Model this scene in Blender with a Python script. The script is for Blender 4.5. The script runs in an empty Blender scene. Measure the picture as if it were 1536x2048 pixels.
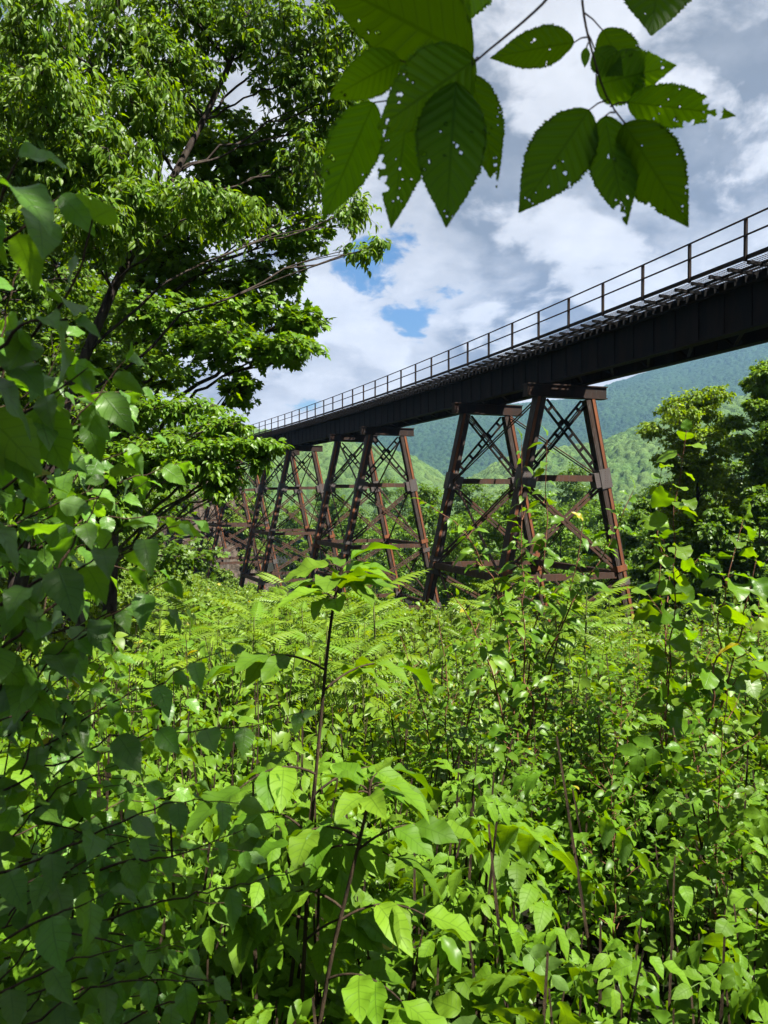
import bpy, math
import numpy as np
from mathutils import Vector

SC = bpy.context.scene
COL = SC.collection
rng = np.random.default_rng(11)
F = 1540.0                      # focal length of the lens in picture units
PITCH = -0.0205
CP, SP = math.cos(PITCH), math.sin(PITCH)

# ------------------------------------------------------------------ camera
cam = bpy.data.cameras.new("camera")
cam.sensor_fit = 'VERTICAL'
cam.sensor_height = 36.0
cam.lens = F / 2048 * 36.0
cam.clip_start = 0.05
cam.clip_end = 30000
cam.dof.use_dof = True
cam.dof.focus_distance = 14.0
cam.dof.aperture_fstop = 11.0
camo = bpy.data.objects.new("camera", cam)
camo.rotation_euler = (math.pi / 2 + PITCH, 0, 0)
COL.objects.link(camo)
SC.camera = camo

# ------------------------------------------------------------------ light
SUN_EL, SUN_AZ = 57.0, 126.0    # elevation; azimuth clockwise from +Y (ahead)
EL, AZ = math.radians(SUN_EL), math.radians(SUN_AZ)
SUN = np.array([math.sin(AZ) * math.cos(EL), math.cos(AZ) * math.cos(EL), math.sin(EL)])
sl = bpy.data.lights.new("sun", 'SUN')
sl.energy = 5.0
sl.angle = math.radians(0.5)
sl.color = (1.0, 0.95, 0.86)
so = bpy.data.objects.new("sun", sl)
so.rotation_euler = Vector(-SUN).to_track_quat('-Z', 'Y').to_euler()
COL.objects.link(so)

SC.view_settings.view_transform = 'Standard'
SC.view_settings.look = 'None'
SC.view_settings.exposure = 2.05
SC.view_settings.gamma = 1.0
SC.cycles.use_denoising = True
SC.cycles.max_bounces = 7
SC.cycles.diffuse_bounces = 3
SC.cycles.glossy_bounces = 2
SC.cycles.transmission_bounces = 5
SC.cycles.volume_bounces = 0

# ------------------------------------------------------------------ node helper
class N:
    def __init__(s, tree):
        s.t = tree
        s.t.nodes.clear()
    def __call__(s, typ, ins=None, **kw):
        n = s.t.nodes.new(typ)
        for k, v in kw.items():
            setattr(n, k, v)
        for k, v in (ins or {}).items():
            sock = n.inputs[k]
            if isinstance(v, bpy.types.NodeSocket):
                s.t.links.new(v, sock)
            else:
                sock.default_value = v
        return n
    def math(s, op, a, b=0.0, c=0.0, clamp=False):
        return s('ShaderNodeMath', {0: a, 1: b, 2: c}, operation=op, use_clamp=clamp).outputs[0]
    def ramp(s, fac, lo, hi, a=0.0, b=1.0):
        return s('ShaderNodeMapRange', {'Value': fac, 'From Min': lo, 'From Max': hi, 'To Min': a, 'To Max': b},
                 interpolation_type='SMOOTHSTEP').outputs[0]
    def mix(s, f, a, b):
        n = s('ShaderNodeMix', data_type='RGBA')
        for i, v in ((0, f), (6, a), (7, b)):
            if isinstance(v, bpy.types.NodeSocket):
                s.t.links.new(v, n.inputs[i])
            elif i == 0:
                n.inputs[0].default_value = v
            else:
                n.inputs[i].default_value = (*v, 1.0)
        return n.outputs[2]
    def noise(s, vec, scale, detail=4, rough=0.55, **kw):
        return s('ShaderNodeTexNoise', {'Vector': vec, 'Scale': scale, 'Detail': detail, 'Roughness': rough}, **kw).outputs[0]

# ------------------------------------------------------------------ sky
SKY_OFF = (8.26, 2.98, 0.0)
def make_sky():
    w = bpy.data.worlds.new("World")
    SC.world = w
    w.use_nodes = True
    n = N(w.node_tree)
    sky = n('ShaderNodeTexSky', sky_type='NISHITA', sun_disc=False)
    sky.sun_elevation = EL
    sky.sun_rotation = AZ
    sky.air_density = 1.0
    sky.dust_density = 0.4
    skyc = n('ShaderNodeVectorMath', {0: n('ShaderNodeHueSaturation', {'Saturation': 1.35, 'Color': sky.outputs[0]}).outputs[0], 'Scale': 0.028}, operation='SCALE').outputs[0]
    d = n('ShaderNodeTexCoord').outputs['Generated']
    sep = n('ShaderNodeSeparateXYZ', {0: d})
    z = n.math('MAXIMUM', sep.outputs[2], 0.0)
    den = n.math('ADD', z, 0.42)
    p = n('ShaderNodeCombineXYZ', {0: n.math('DIVIDE', sep.outputs[0], den), 1: n.math('DIVIDE', sep.outputs[1], den), 2: 0.37}).outputs[0]
    def at(off):
        return n('ShaderNodeVectorMath', {0: p, 1: off}, operation='ADD').outputs[0]
    def dens(off):
        q = at(off)
        wv = n('ShaderNodeTexNoise', {'Vector': q, 'Scale': 3.6, 'Detail': 3}).outputs['Color']
        wv = n('ShaderNodeVectorMath', {0: wv, 1: (0.5, 0.5, 0.5)}, operation='SUBTRACT').outputs[0]
        q = n('ShaderNodeVectorMath', {0: wv, 1: (0.16, 0.16, 0.0), 2: q}, operation='MULTIPLY_ADD').outputs[0]
        a = n.noise(q, 2.0, 2, 0.5)
        b = n.noise(q, 4.4, 12, 0.56)
        return n.math('ADD', n.math('MULTIPLY', a, 0.5), n.math('MULTIPLY', b, 0.5))
    o = SKY_OFF
    d0 = dens(o)
    d1 = dens((o[0] + 0.05, o[1] - 0.09, 0.0))       # the cloud a little towards the sun
    cover = n.ramp(d0, 0.382, 0.41)
    thick = n.ramp(d0, 0.41, 0.57)
    dd = n.math('SUBTRACT', d0, d1)
    lit = n.ramp(dd, -0.035, 0.045)
    shade = n.math('MULTIPLY', n.math('SUBTRACT', 1.0, n.math('MULTIPLY', lit, 0.9)), n.math('ADD', n.math('MULTIPLY', thick, 0.8), 0.35), clamp=True)
    wisp = n.noise(at((7.0, 2.0, 0.3)), 9.0, 10, 0.6)
    shade = n.math('ADD', n.math('MULTIPLY_ADD', shade, 0.9, 0.08), n.math('MULTIPLY', n.math('SUBTRACT', wisp, 0.5), 0.8), clamp=True)
    cloud = n.mix(shade, (0.235, 0.234, 0.233), (0.062, 0.066, 0.070))
    horizon = n.ramp(z, 0.22, 0.02)
    cloud = n.mix(n.math('MULTIPLY', horizon, 0.5), cloud, (0.21, 0.222, 0.245))
    back = n.ramp(sep.outputs[1], 0.1, -0.7, 1.0, 0.35)   # unseen cloud behind the lens dimmed to cut the fill light
    cloud = n('ShaderNodeVectorMath', {0: cloud, 'Scale': back}, operation='SCALE').outputs[0]
    col = n.mix(cover, skyc, cloud)
    bg = n('ShaderNodeBackground', {'Color': col, 'Strength': 1.0})
    n('ShaderNodeOutputWorld', {'Surface': bg.outputs[0]})
make_sky()

# ------------------------------------------------------------------ mesh builder
class MB:
    def __init__(s):
        s.V, s.A, s.Q, s.T, s.QM, s.TM, s.n = [], [], [], [], [], [], 0
    def add(s, V, Q=None, T=None, A=None, m=0):
        V = np.asarray(V, float).reshape(-1, 3)
        s.V.append(V)
        s.A.append(np.zeros((len(V), 4)) + (0.5, 0.5, 0, 0) if A is None else np.asarray(A, float).reshape(-1, 4))
        if Q is not None and len(Q):
            s.Q.append(np.asarray(Q).reshape(-1, 4) + s.n); s.QM.append(np.full(len(s.Q[-1]), m))
        if T is not None and len(T):
            s.T.append(np.asarray(T).reshape(-1, 3) + s.n); s.TM.append(np.full(len(s.T[-1]), m))
        s.n += len(V)
    def mesh(s, name, mats, smooth=False):
        V = np.concatenate(s.V)
        Q = np.concatenate(s.Q) if s.Q else np.zeros((0, 4), int)
        T = np.concatenate(s.T) if s.T else np.zeros((0, 3), int)
        me = bpy.data.meshes.new(name)
        me.vertices.add(len(V)); me.vertices.foreach_set('co', V.astype(np.float32).ravel())
        loops = np.concatenate([Q.ravel(), T.ravel()]).astype(np.int32)
        me.loops.add(len(loops)); me.loops.foreach_set('vertex_index', loops)
        st = np.concatenate([np.arange(len(Q)) * 4, len(Q) * 4 + np.arange(len(T)) * 3]).astype(np.int32)
        me.polygons.add(len(st)); me.polygons.foreach_set('loop_start', st)
        mi = np.concatenate(s.QM + s.TM).astype(np.int32)
        me.polygons.foreach_set('material_index', mi)
        me.polygons.foreach_set('use_smooth', np.full(len(st), smooth))
        at = me.attributes.new('leaf', 'FLOAT_COLOR', 'POINT')
        at.data.foreach_set('color', np.concatenate(s.A).astype(np.float32).ravel())
        for m in (mats if isinstance(mats, (list, tuple)) else [mats]):
            me.materials.append(m)
        me.update(calc_edges=True)
        return me
    def build(s, name, mats, parent=None, smooth=False):
        o = bpy.data.objects.new(name, s.mesh(name, mats, smooth))
        COL.objects.link(o)
        if parent is not None:
            o.parent = parent
        return o

def thing(name, label, cat, loc=(0, 0, 0), group=None):
    o = bpy.data.objects.new(name, None)
    o.empty_display_size = 0.2
    COL.objects.link(o)
    o.location = tuple(float(c) for c in loc)
    o['label'] = label; o['category'] = cat
    if group: o['group'] = group
    return o

def part_empty(name, parent):
    o = bpy.data.objects.new(name, None)
    COL.objects.link(o)
    o.parent = parent
    return o

def dup(root, loc, rotz=0.0, scale=1.0, label=None):
    r = root.copy(); COL.objects.link(r)
    r.location = tuple(float(c) for c in loc); r.rotation_euler = (0, 0, rotz); r.scale = (scale,) * 3
    if label: r['label'] = label
    for ch in root.children:
        c = ch.copy(); COL.objects.link(c); c.parent = r
    return r

def unit(v):
    v = np.asarray(v, float)
    return v / np.maximum(np.linalg.norm(v, axis=-1, keepdims=True), 1e-9)

def beam(mb, p0, p1, w, h, up=(0, 0, 1), m=0):
    """a box from p0 to p1: w across, h along up"""
    p0, p1, up = np.asarray(p0, float), np.asarray(p1, float), np.asarray(up, float)
    t = unit(p1 - p0)
    a = unit(np.cross(t, up)); b = np.cross(a, t)
    o = [(-1, -1), (1, -1), (1, 1), (-1, 1)]
    V = [p + a * (w / 2 * i) + b * (h / 2 * j) for p in (p0, p1) for i, j in o]
    mb.add(V, [(0, 1, 2, 3), (7, 6, 5, 4), (0, 4, 5, 1), (1, 5, 6, 2), (2, 6, 7, 3), (3, 7, 4, 0)], m=m)

def tubes(mb, P, R, sides=4, m=0):
    """many tapered tubes at once: P (m,k,3), R (m,k)"""
    P = np.asarray(P, float); R = np.asarray(R, float)
    if P.ndim == 2: P = P[None]; R = R[None]
    M, K, _ = P.shape
    t = unit(np.gradient(P, axis=1))
    ref = np.where(np.abs(t[:, :1, 2:3]) > 0.9, np.array([[[1.0, 0, 0]]]), np.array([[[0, 0, 1.0]]]))
    a = unit(np.cross(t, np.broadcast_to(ref, t.shape))); b = np.cross(t, a)
    ang = np.arange(sides) * 2 * np.pi / sides
    V = P[:, :, None] + R[:, :, None, None] * (np.cos(ang)[None, None, :, None] * a[:, :, None] + np.sin(ang)[None, None, :, None] * b[:, :, None])
    i = np.arange(M)[:, None, None]; j = np.arange(K - 1)[None, :, None]; s_ = np.arange(sides)[None, None]
    base = (i * K + j) * sides
    n_ = (s_ + 1) % sides
    Q = np.stack([base + s_, base + n_, base + sides + n_, base + sides + s_], -1).reshape(-1, 4)
    A = np.zeros((M, K, sides, 4)) + (0.5, 0.5, 0, 0)
    A[..., 0] = rng.random(M)[:, None, None]
    mb.add(V.reshape(-1, 3), Q, A=A.reshape(-1, 4), m=m)

def bez(p0, p1, p2, k):
    t = np.linspace(0, 1, k)[:, None]
    p0, p1, p2 = (np.asarray(p, float) for p in (p0, p1, p2))
    if p0.ndim == 2:
        t = t[None]; p0, p1, p2 = p0[:, None], p1[:, None], p2[:, None]
    return (1 - t) ** 2 * p0 + 2 * t * (1 - t) * p1 + t ** 2 * p2

def resample(P, k):
    P = np.asarray(P, float)
    L = np.r_[0, np.cumsum(np.linalg.norm(np.diff(P, axis=0), axis=1))]
    t = np.linspace(0, L[-1], k)
    # smooth (Catmull-like) by interpolating then averaging
    Q = np.stack([np.interp(t, L, P[:, i]) for i in range(3)], 1)
    for _ in range(2):
        Q[1:-1] = (Q[:-2] + 2 * Q[1:-1] + Q[2:]) / 4
    return Q

def W(px, py, D):
    """a point seen at (px,py) of the 1536 x 2048 photograph, D metres ahead"""
    u = (1024 - py) / F * D
    return np.array([(px - 768) / F * D, D * CP - u * SP, D * SP + u * CP])

# ------------------------------------------------------------------ leaves
def blade(rows, half, width, fold=0.25, curl=0.25, serr=0.0, nser=16, wave=0.0):
    """one leaf: base at the origin, along +Y, length 1, facing +Z; A carries u and v"""
    t = np.linspace(0, 1, rows) ** (1.35 if rows > 6 else 1.15)
    u = np.linspace(-1, 1, 2 * half + 1)
    w = width(t)
    if serr:
        w = w * (1 + serr * ((np.arange(rows) % 2) * 2 - 1) * (t > 0.04) * (t < 0.98))
    X = w[:, None] * u[None]
    Y = np.repeat(t[:, None], len(u), 1) + (np.abs(u)[None] * 0.03 * np.sin(t * np.pi)[:, None])
    Z = fold * np.abs(X) - curl * Y ** 2 + wave * np.sin(Y * 14 + 1.3) * u[None] ** 2 * np.sign(u)[None] * w[:, None]
    V = np.stack([X, Y, Z], -1).reshape(-1, 3)
    c = len(u)
    i = np.arange(rows - 1)[:, None]; j = np.arange(c - 1)[None]
    b = i * c + j
    Q = np.stack([b, b + 1, b + c + 1, b + c], -1).reshape(-1, 4)
    A = np.zeros((rows, c, 4)); A[..., 2] = u[None]; A[..., 3] = t[:, None]
    return V, Q, None, A.reshape(-1, 4)

ovate = lambda t: 0.40 * np.sin(np.pi * np.clip(t, 0, 1) ** 0.62) ** 0.75 * (1 - 0.25 * t) + 0.004
birchw = lambda t: 0.35 * np.sin(np.pi * np.clip(t, 0, 1) ** 0.68) ** 0.88 * (1 - 0.35 * t ** 3) + 0.004
roundw = lambda t: 0.46 * np.sin(np.pi * np.clip(t, 0, 1) ** 0.72) ** 0.62 + 0.004
ellip = lambda t: 0.26 * np.sin(np.pi * np.clip(t, 0, 1) ** 0.85) ** 0.85 + 0.004
lance = lambda t: 0.17 * np.sin(np.pi * np.clip(t, 0, 1) ** 0.75) + 0.004

BIRCH = [blade(19, 2, birchw, 0.22, 0.22, 0.035, wave=0.10), blade(19, 2, lambda t: birchw(t) * 0.88, 0.38, 0.42, 0.035, wave=0.18), blade(19, 2, birchw, 0.10, 0.55, 0.035, wave=-0.16)]
ROUND = [blade(15, 2, roundw, 0.16, 0.15, 0.025, wave=0.10), blade(15, 2, roundw, 0.34, 0.35, 0.025, wave=0.2)]
OVATE = [blade(13, 2, birchw, 0.25, 0.3, 0.0, wave=0.12), blade(13, 2, lambda t: birchw(t) * 1.1, 0.12, 0.5, 0.0, wave=0.2), blade(13, 2, lambda t: birchw(t) * 0.8, 0.4, 0.2, 0.0, wave=-0.15)]
ELLIP = [blade(13, 2, ellip, 0.35, 0.35, 0.0, wave=0.25), blade(13, 2, lambda t: ellip(t) * 0.85, 0.2, 0.6, 0.0, wave=0.15)]
ELL_S = blade(6, 1, ellip, 0.35, 0.4)
OVA_S = blade(6, 1, ovate, 0.25, 0.35)
RND_S = blade(6, 1, roundw, 0.2, 0.25)
LAN_S = blade(5, 1, lance, 0.35, 0.45)
OVA_T = blade(4, 1, ovate, 0.25, 0.3)
ELL_T = blade(4, 1, ellip, 0.3, 0.3)

def maple():
    half = [(0.02, 0.0), (0.20, -0.10), (0.44, -0.02), (0.36, 0.12), (0.52, 0.22), (0.66, 0.44), (0.48, 0.45), (0.34, 0.44),
            (0.22, 0.50), (0.27, 0.72), (0.12, 0.82), (0.0, 1.05)]
    o = half + [(-x, y) for x, y in half[-2::-1]]
    V = [(0, 0.30, 0.03)] + [(x, y, -0.18 * x * x - 0.22 * (y - 0.3) ** 2 + 0.03) for x, y in o]
    k = len(o)
    T = [(0, i, i % k + 1) for i in range(1, k + 1)]
    T = [(a, c, b) for a, b, c in T][::1]
    A = np.zeros((k + 1, 4)); A[:, 3] = [0.3] + [max(y, 0) for _, y in o]; A[:, 2] = [0] + [x for x, _ in o]
    return np.array(V), None, np.array([(a, c, b) for a, b, c in T]), A
MAPLE = maple()

def pinnate(pairs, leaflet, l0, l1, arch=0.25, droop=0.3, taper=0.5):
    """a compound leaf along +Y of length 1: a rachis and pairs of leaflets"""
    lv, lq, _, la = leaflet
    Vs, Qs, As, n = [], [], [], 0
    y0 = 0.22
    for i in range(pairs * 2 + 1):
        k = i // 2
        end = i == pairs * 2
        t = y0 + (1 - y0) * (k / pairs) if not end else 1.0
        side = 1 if i % 2 else -1
        a = 0.0 if end else side * math.radians(62 - 18 * k / pairs)
        L = l0 + (l1 - l0) * (abs(k / pairs - 0.35) / 0.65)
        v = lv * L
        v = np.stack([v[:, 0] * math.cos(a) + v[:, 1] * math.sin(a), -v[:, 0] * math.sin(a) + v[:, 1] * math.cos(a),
                      v[:, 2] - droop * L * (lv[:, 1] ** 1.5)], 1)
        v += (0, t * 0.92, -arch * t * t)
        Vs.append(v); Qs.append(lq + n); As.append(la); n += len(v)
    for k in range(6):
        ta, tb = k / 6 * 0.95, (k + 1) / 6 * 0.95
        r = 0.008
        Vs.append(np.array([(-r, ta, -arch * ta * ta), (r, ta, -arch * ta * ta), (r, tb, -arch * tb * tb), (-r, tb, -arch * tb * tb)]))
        Qs.append(np.array([(0, 1, 2, 3)]) + n); n += 4
        As.append(np.tile((0, 0, 1.5, 0.0), (4, 1)))
    return np.concatenate(Vs), np.concatenate(Qs), None, np.concatenate(As)
SUMAC = pinnate(9, LAN_S, 0.24, 0.10, 0.35, 0.35)
ASHLF = pinnate(3, LAN_S, 0.42, 0.36, 0.35, 0.4)
RUBUS = pinnate(2, blade(9, 2, lambda t: ellip(t) * 1.25, 0.3, 0.35, 0.03, wave=0.2), 0.55, 0.50, 0.35, 0.35)
FERN = pinnate(14, blade(3, 1, lance, 0.2, 0.2), 0.20, 0.05, 0.3, 0.15)

def leaves(mb, tpl, P, Y, Z, S, rand=None, m=0):
    """copies of a leaf template (or of several, mixed): at P, pointing Y, facing Z, size S"""
    P = np.asarray(P, float); M = len(P)
    if not M: return
    if isinstance(tpl, list):
        Y = np.broadcast_to(np.asarray(Y, float), P.shape); Z = np.broadcast_to(np.asarray(Z, float), P.shape)
        S = np.broadcast_to(np.asarray(S, float), (M,)); w = rng.integers(0, len(tpl), M)
        for k, tp in enumerate(tpl):
            q = w == k
            leaves(mb, tp, P[q], Y[q], Z[q], S[q], None if rand is None else rand[q], m)
        return
    V, Q, T, A = tpl
    Y = unit(Y); X = unit(np.cross(Y, Z)); Zz = np.cross(X, Y)
    S = np.broadcast_to(np.asarray(S, float), (M,))
    R = np.stack([X, Y, Zz], -1)                                # columns
    out = P[:, None] + np.einsum('mij,nj->mni', R, V) * S[:, None, None]
    nv = len(V)
    off = (np.arange(M) * nv)[:, None, None]
    At = np.repeat(A[None], M, 0).copy()
    r = rng.random((M, 2)) if rand is None else rand
    At[..., 0] = r[:, None, 0]; At[..., 1] = r[:, None, 1] * (1 - A[None, :, 1]) - 0.7 * A[None, :, 1]
    mb.add(out.reshape(-1, 3), None if Q is None else (Q[None] + off).reshape(-1, 4),
           None if T is None else (T[None] + off).reshape(-1, 3), At.reshape(-1, 4), m)

# ------------------------------------------------------------------ materials
def mat(name):
    m = bpy.data.materials.new(name)
    m.use_nodes = True
    return m, N(m.node_tree)

def leaf_mat(name, a, b, under=None, trans=0.4, rough=0.42, spec=0.35, veins=0.0, nvein=9, yellow=0.0, tcol=None):
    m, n = mat(name)
    at = n('ShaderNodeAttribute', attribute_name='leaf')
    sp = n('ShaderNodeSeparateColor', {0: at.outputs['Color']})
    col = n.mix(sp.outputs[0], a, b)
    if yellow:
        col = n.mix(n.ramp(sp.outputs[1], 1 - yellow, 1 - yellow * 0.6), col, (0.22, 0.20, 0.015))
    val = n.math('ADD', n.math('MULTIPLY', sp.outputs[1], 0.55), 0.72)
    col = n('ShaderNodeHueSaturation', {'Value': val, 'Color': col}).outputs[0]
    geo = n('ShaderNodeNewGeometry')
    bump = None
    if veins:
        u = n.math('ABSOLUTE', sp.outputs[2])
        v = at.outputs['Alpha']
        ph = n.math('MULTIPLY', n.math('SUBTRACT', v, n.math('MULTIPLY', u, 0.16)), nvein)
        lat = n.math('ABSOLUTE', n.math('SUBTRACT', n.math('FRACT', ph), 0.5))
        line = n.math('MAXIMUM', n.ramp(lat, 0.42, 0.5), n.ramp(u, 0.06, 0.015))
        blot = n.noise(n('ShaderNodeTexCoord').outputs['Object'], 30.0, 4)
        col = n.mix(n.math('MULTIPLY', line, veins), col, tuple(c * 0.45 for c in a))
        col = n.mix(n.ramp(blot, 0.62, 0.78, 0, 0.35), col, tuple(c * 0.6 + 0.02 for c in a))
        bump = n('ShaderNodeBump', {'Height': line, 'Strength': 0.35, 'Distance': 0.002}).outputs[0]
    if under:
        col2 = n.mix(geo.outputs['Backfacing'], col, n.mix(0.6, col, under))
    else:
        col2 = col
    ins = {'Base Color': col2, 'Roughness': rough, 'Specular IOR Level': spec}
    if bump is not None: ins['Normal'] = bump
    pr = n('ShaderNodeBsdfPrincipled', ins)
    tc = n('ShaderNodeHueSaturation', {'Hue': 0.485, 'Saturation': 1.1, 'Value': 1.5, 'Color': col}).outputs[0]
    tr = n('ShaderNodeBsdfTranslucent', {'Color': tc})
    mx = n('ShaderNodeMixShader', {0: trans, 1: pr.outputs[0], 2: tr.outputs[0]})
    n('ShaderNodeOutputMaterial', {'Surface': mx.outputs[0]})
    return m

def bark_mat(name, a, b, scale=14.0, rough=0.85):
    m, n = mat(name)
    tc = n('ShaderNodeTexCoord').outputs['Object']
    st = n('ShaderNodeMapping', {'Vector': tc, 'Scale': (1, 1, 0.25)}).outputs[0]
    f = n.noise(st, scale, 6, 0.65)
    col = n.mix(n.ramp(f, 0.35, 0.65), a, b)
    bp = n('ShaderNodeBump', {'Height': f, 'Strength': 0.6, 'Distance': 0.02}).outputs[0]
    pr = n('ShaderNodeBsdfPrincipled', {'Base Color': col, 'Roughness': rough, 'Specular IOR Level': 0.1, 'Normal': bp})
    n('ShaderNodeOutputMaterial', {'Surface': pr.outputs[0]})
    return m

def metal_mat(name, base, rust, grey, rough=0.7, spots=False, amt=(0.4, 0.62)):
    m, n = mat(name)
    tc = n('ShaderNodeTexCoord').outputs['Object']
    st = n('ShaderNodeMapping', {'Vector': tc, 'Scale': (1, 1, 0.22)}).outputs[0]
    f1 = n.noise(st, 2.2, 6, 0.65); f2 = n.noise(st, 9.0, 5, 0.6); f3 = n.noise(tc, 45.0, 3, 0.6)
    col = n.mix(n.ramp(f1, *amt), base, rust)
    col = n.mix(n.ramp(f2, 0.55, 0.72, 0, 0.8), col, grey)
    col = n.mix(n.ramp(f3, 0.5, 0.75, 0, 0.4), col, tuple(c * 0.4 for c in base))
    h = f3
    if spots:
        vo = n('ShaderNodeTexVoronoi', {'Vector': tc, 'Scale': 9.0, 'Randomness': 0.15})
        dot = n.ramp(vo.outputs[0], 0.30, 0.18)
        h = n.math('ADD', f3, n.math('MULTIPLY', dot, 3.0))
        col = n.mix(n.math('MULTIPLY', dot, 0.5), col, tuple(c * 0.6 for c in rust))
    bp = n('ShaderNodeBump', {'Height': h, 'Strength': 0.5, 'Distance': 0.012}).outputs[0]
    pr = n('ShaderNodeBsdfPrincipled', {'Base Color': col, 'Roughness': rough, 'Specular IOR Level': 0.12, 'Normal': bp})
    n('ShaderNodeOutputMaterial', {'Surface': pr.outputs[0]})
    return m

def ground_mat():
    m, n = mat("forest_soil")
    tc = n('ShaderNodeTexCoord').outputs['Object']
    f = n.noise(tc, 1.3, 8, 0.65); g = n.noise(tc, 9.0, 6, 0.6)
    col = n.mix(n.ramp(f, 0.35, 0.65), (0.008, 0.006, 0.004), (0.007, 0.010, 0.003))
    col = n.mix(n.ramp(g, 0.55, 0.75), col, (0.02, 0.014, 0.008))
    nz = n('ShaderNodeSeparateXYZ', {0: n('ShaderNodeNewGeometry').outputs['Normal']}).outputs[2]
    r = n.noise(n('ShaderNodeMapping', {'Vector': tc, 'Scale': (1, 1, 2.4)}).outputs[0], 0.9, 9, 0.7)
    rock = n.mix(n.ramp(r, 0.35, 0.65), (0.018, 0.015, 0.011), (0.075, 0.058, 0.046))
    col = n.mix(n.ramp(n.math('ADD', nz, n.math('MULTIPLY', n.math('SUBTRACT', f, 0.5), 0.5)), 0.80, 0.68), col, rock)
    bp = n('ShaderNodeBump', {'Height': n.math('ADD', r, g), 'Strength': 0.8, 'Distance': 0.15}).outputs[0]
    pr = n('ShaderNodeBsdfPrincipled', {'Base Color': col, 'Roughness': 0.95, 'Specular IOR Level': 0.1, 'Normal': bp})
    n('ShaderNodeOutputMaterial', {'Surface': pr.outputs[0]})
    return m

def canopy_mat(name, a, b, scale):
    m, n = mat(name)
    at = n('ShaderNodeAttribute', attribute_name='leaf')
    sp = n('ShaderNodeSeparateColor', {0: at.outputs['Color']})
    tc = n('ShaderNodeTexCoord').outputs['Object']
    f = n.noise(tc, scale, 5, 0.7)
    col = n.mix(sp.outputs[0], a, b)
    col = n('ShaderNodeHueSaturation', {'Value': n.math('ADD', n.math('MULTIPLY', sp.outputs[1], 0.5), 0.75), 'Color': col}).outputs[0]
    bp = n('ShaderNodeBump', {'Height': f, 'Strength': 1.0, 'Distance': 1.2 / scale}).outputs[0]
    pr = n('ShaderNodeBsdfPrincipled', {'Base Color': col, 'Roughness': 0.8, 'Specular IOR Level': 0.1, 'Normal': bp})
    n('ShaderNodeOutputMaterial', {'Surface': pr.outputs[0]})
    return m

M = {}
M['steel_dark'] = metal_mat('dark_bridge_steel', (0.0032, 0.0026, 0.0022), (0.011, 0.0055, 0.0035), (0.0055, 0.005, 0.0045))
M['steel_rail'] = metal_mat('railing_steel', (0.009, 0.007, 0.006), (0.022, 0.012, 0.008), (0.012, 0.011, 0.011))
M['steel_leg'] = metal_mat('weathered_leg_steel', (0.036, 0.028, 0.024), (0.034, 0.021, 0.015), (0.084, 0.076, 0.071))
M['steel_rust'] = metal_mat('rusted_flange_steel', (0.105, 0.039, 0.019), (0.160, 0.058, 0.025), (0.075, 0.048, 0.037))
M['steel_brown'] = metal_mat('brown_brace_steel', (0.038, 0.023, 0.017), (0.056, 0.027, 0.016), (0.065, 0.052, 0.046))
M['gusset'] = metal_mat('riveted_gusset_steel', (0.065, 0.056, 0.053), (0.075, 0.04, 0.026), (0.09, 0.087, 0.085), spots=True, amt=(0.5, 0.7))
M['grating'] = metal_mat('grating_steel', (0.012, 0.010, 0.009), (0.09, 0.030, 0.013), (0.02, 0.018, 0.017), amt=(0.55, 0.7))
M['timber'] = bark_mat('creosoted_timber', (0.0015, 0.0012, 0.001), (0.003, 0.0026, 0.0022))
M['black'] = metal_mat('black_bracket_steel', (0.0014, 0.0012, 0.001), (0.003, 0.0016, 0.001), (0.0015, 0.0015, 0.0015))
M['cap'] = metal_mat('dark_cap_steel', (0.018, 0.013, 0.011), (0.030, 0.015, 0.010), (0.034, 0.030, 0.027))
M['bark'] = bark_mat('grey_bark', (0.028, 0.022, 0.018), (0.11, 0.092, 0.075))
M['bark_dark'] = bark_mat('dark_bark', (0.018, 0.013, 0.011), (0.05, 0.04, 0.032))
M['stem_red'] = bark_mat('red_brown_stem', (0.075, 0.030, 0.017), (0.17, 0.085, 0.05), 40)
M['stem_green'] = bark_mat('green_stem', (0.06, 0.075, 0.02), (0.12, 0.12, 0.045), 40)
M['stem_dark'] = bark_mat('dark_stem', (0.02, 0.014, 0.01), (0.05, 0.034, 0.02), 40)
M['twig'] = bark_mat('brown_twig', (0.03, 0.018, 0.012), (0.07, 0.045, 0.03), 60)
M['soil'] = ground_mat()
M['masonry'] = bark_mat('abutment_stone', (0.035, 0.030, 0.025), (0.10, 0.086, 0.072), 3)
M['leaf_over'] = leaf_mat('overhead_leaf', (0.072, 0.172, 0.007), (0.092, 0.195, 0.008), trans=0.66, veins=0.5, nvein=12, spec=0.2)
M['leaf_birch'] = leaf_mat('birch_leaf', (0.070, 0.180, 0.018), (0.110, 0.230, 0.024), under=(0.13, 0.22, 0.08), trans=0.48, veins=0.5, nvein=7, yellow=0.008, rough=0.42, spec=0.5)
M['leaf_poplar'] = leaf_mat('poplar_leaf', (0.062, 0.150, 0.0063), (0.109, 0.190, 0.0090), under=(0.11, 0.19, 0.06), trans=0.48, veins=0.22, nvein=6, yellow=0.012, spec=0.3)
M['leaf_cherry'] = leaf_mat('cherry_leaf', (0.052, 0.130, 0.0063), (0.091, 0.175, 0.0081), under=(0.10, 0.17, 0.05), trans=0.45, yellow=0.015, spec=0.3)
M['leaf_herb'] = leaf_mat('herb_leaf', (0.065, 0.155, 0.0072), (0.109, 0.195, 0.0108), under=(0.10, 0.18, 0.05), trans=0.42, veins=0.5, nvein=7, yellow=0.0, spec=0.2, rough=0.55)
M['leaf_herb_far'] = leaf_mat('far_herb_leaf', (0.073, 0.150, 0.0126), (0.125, 0.185, 0.0198), trans=0.42, yellow=0.012, spec=0.25)
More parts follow.
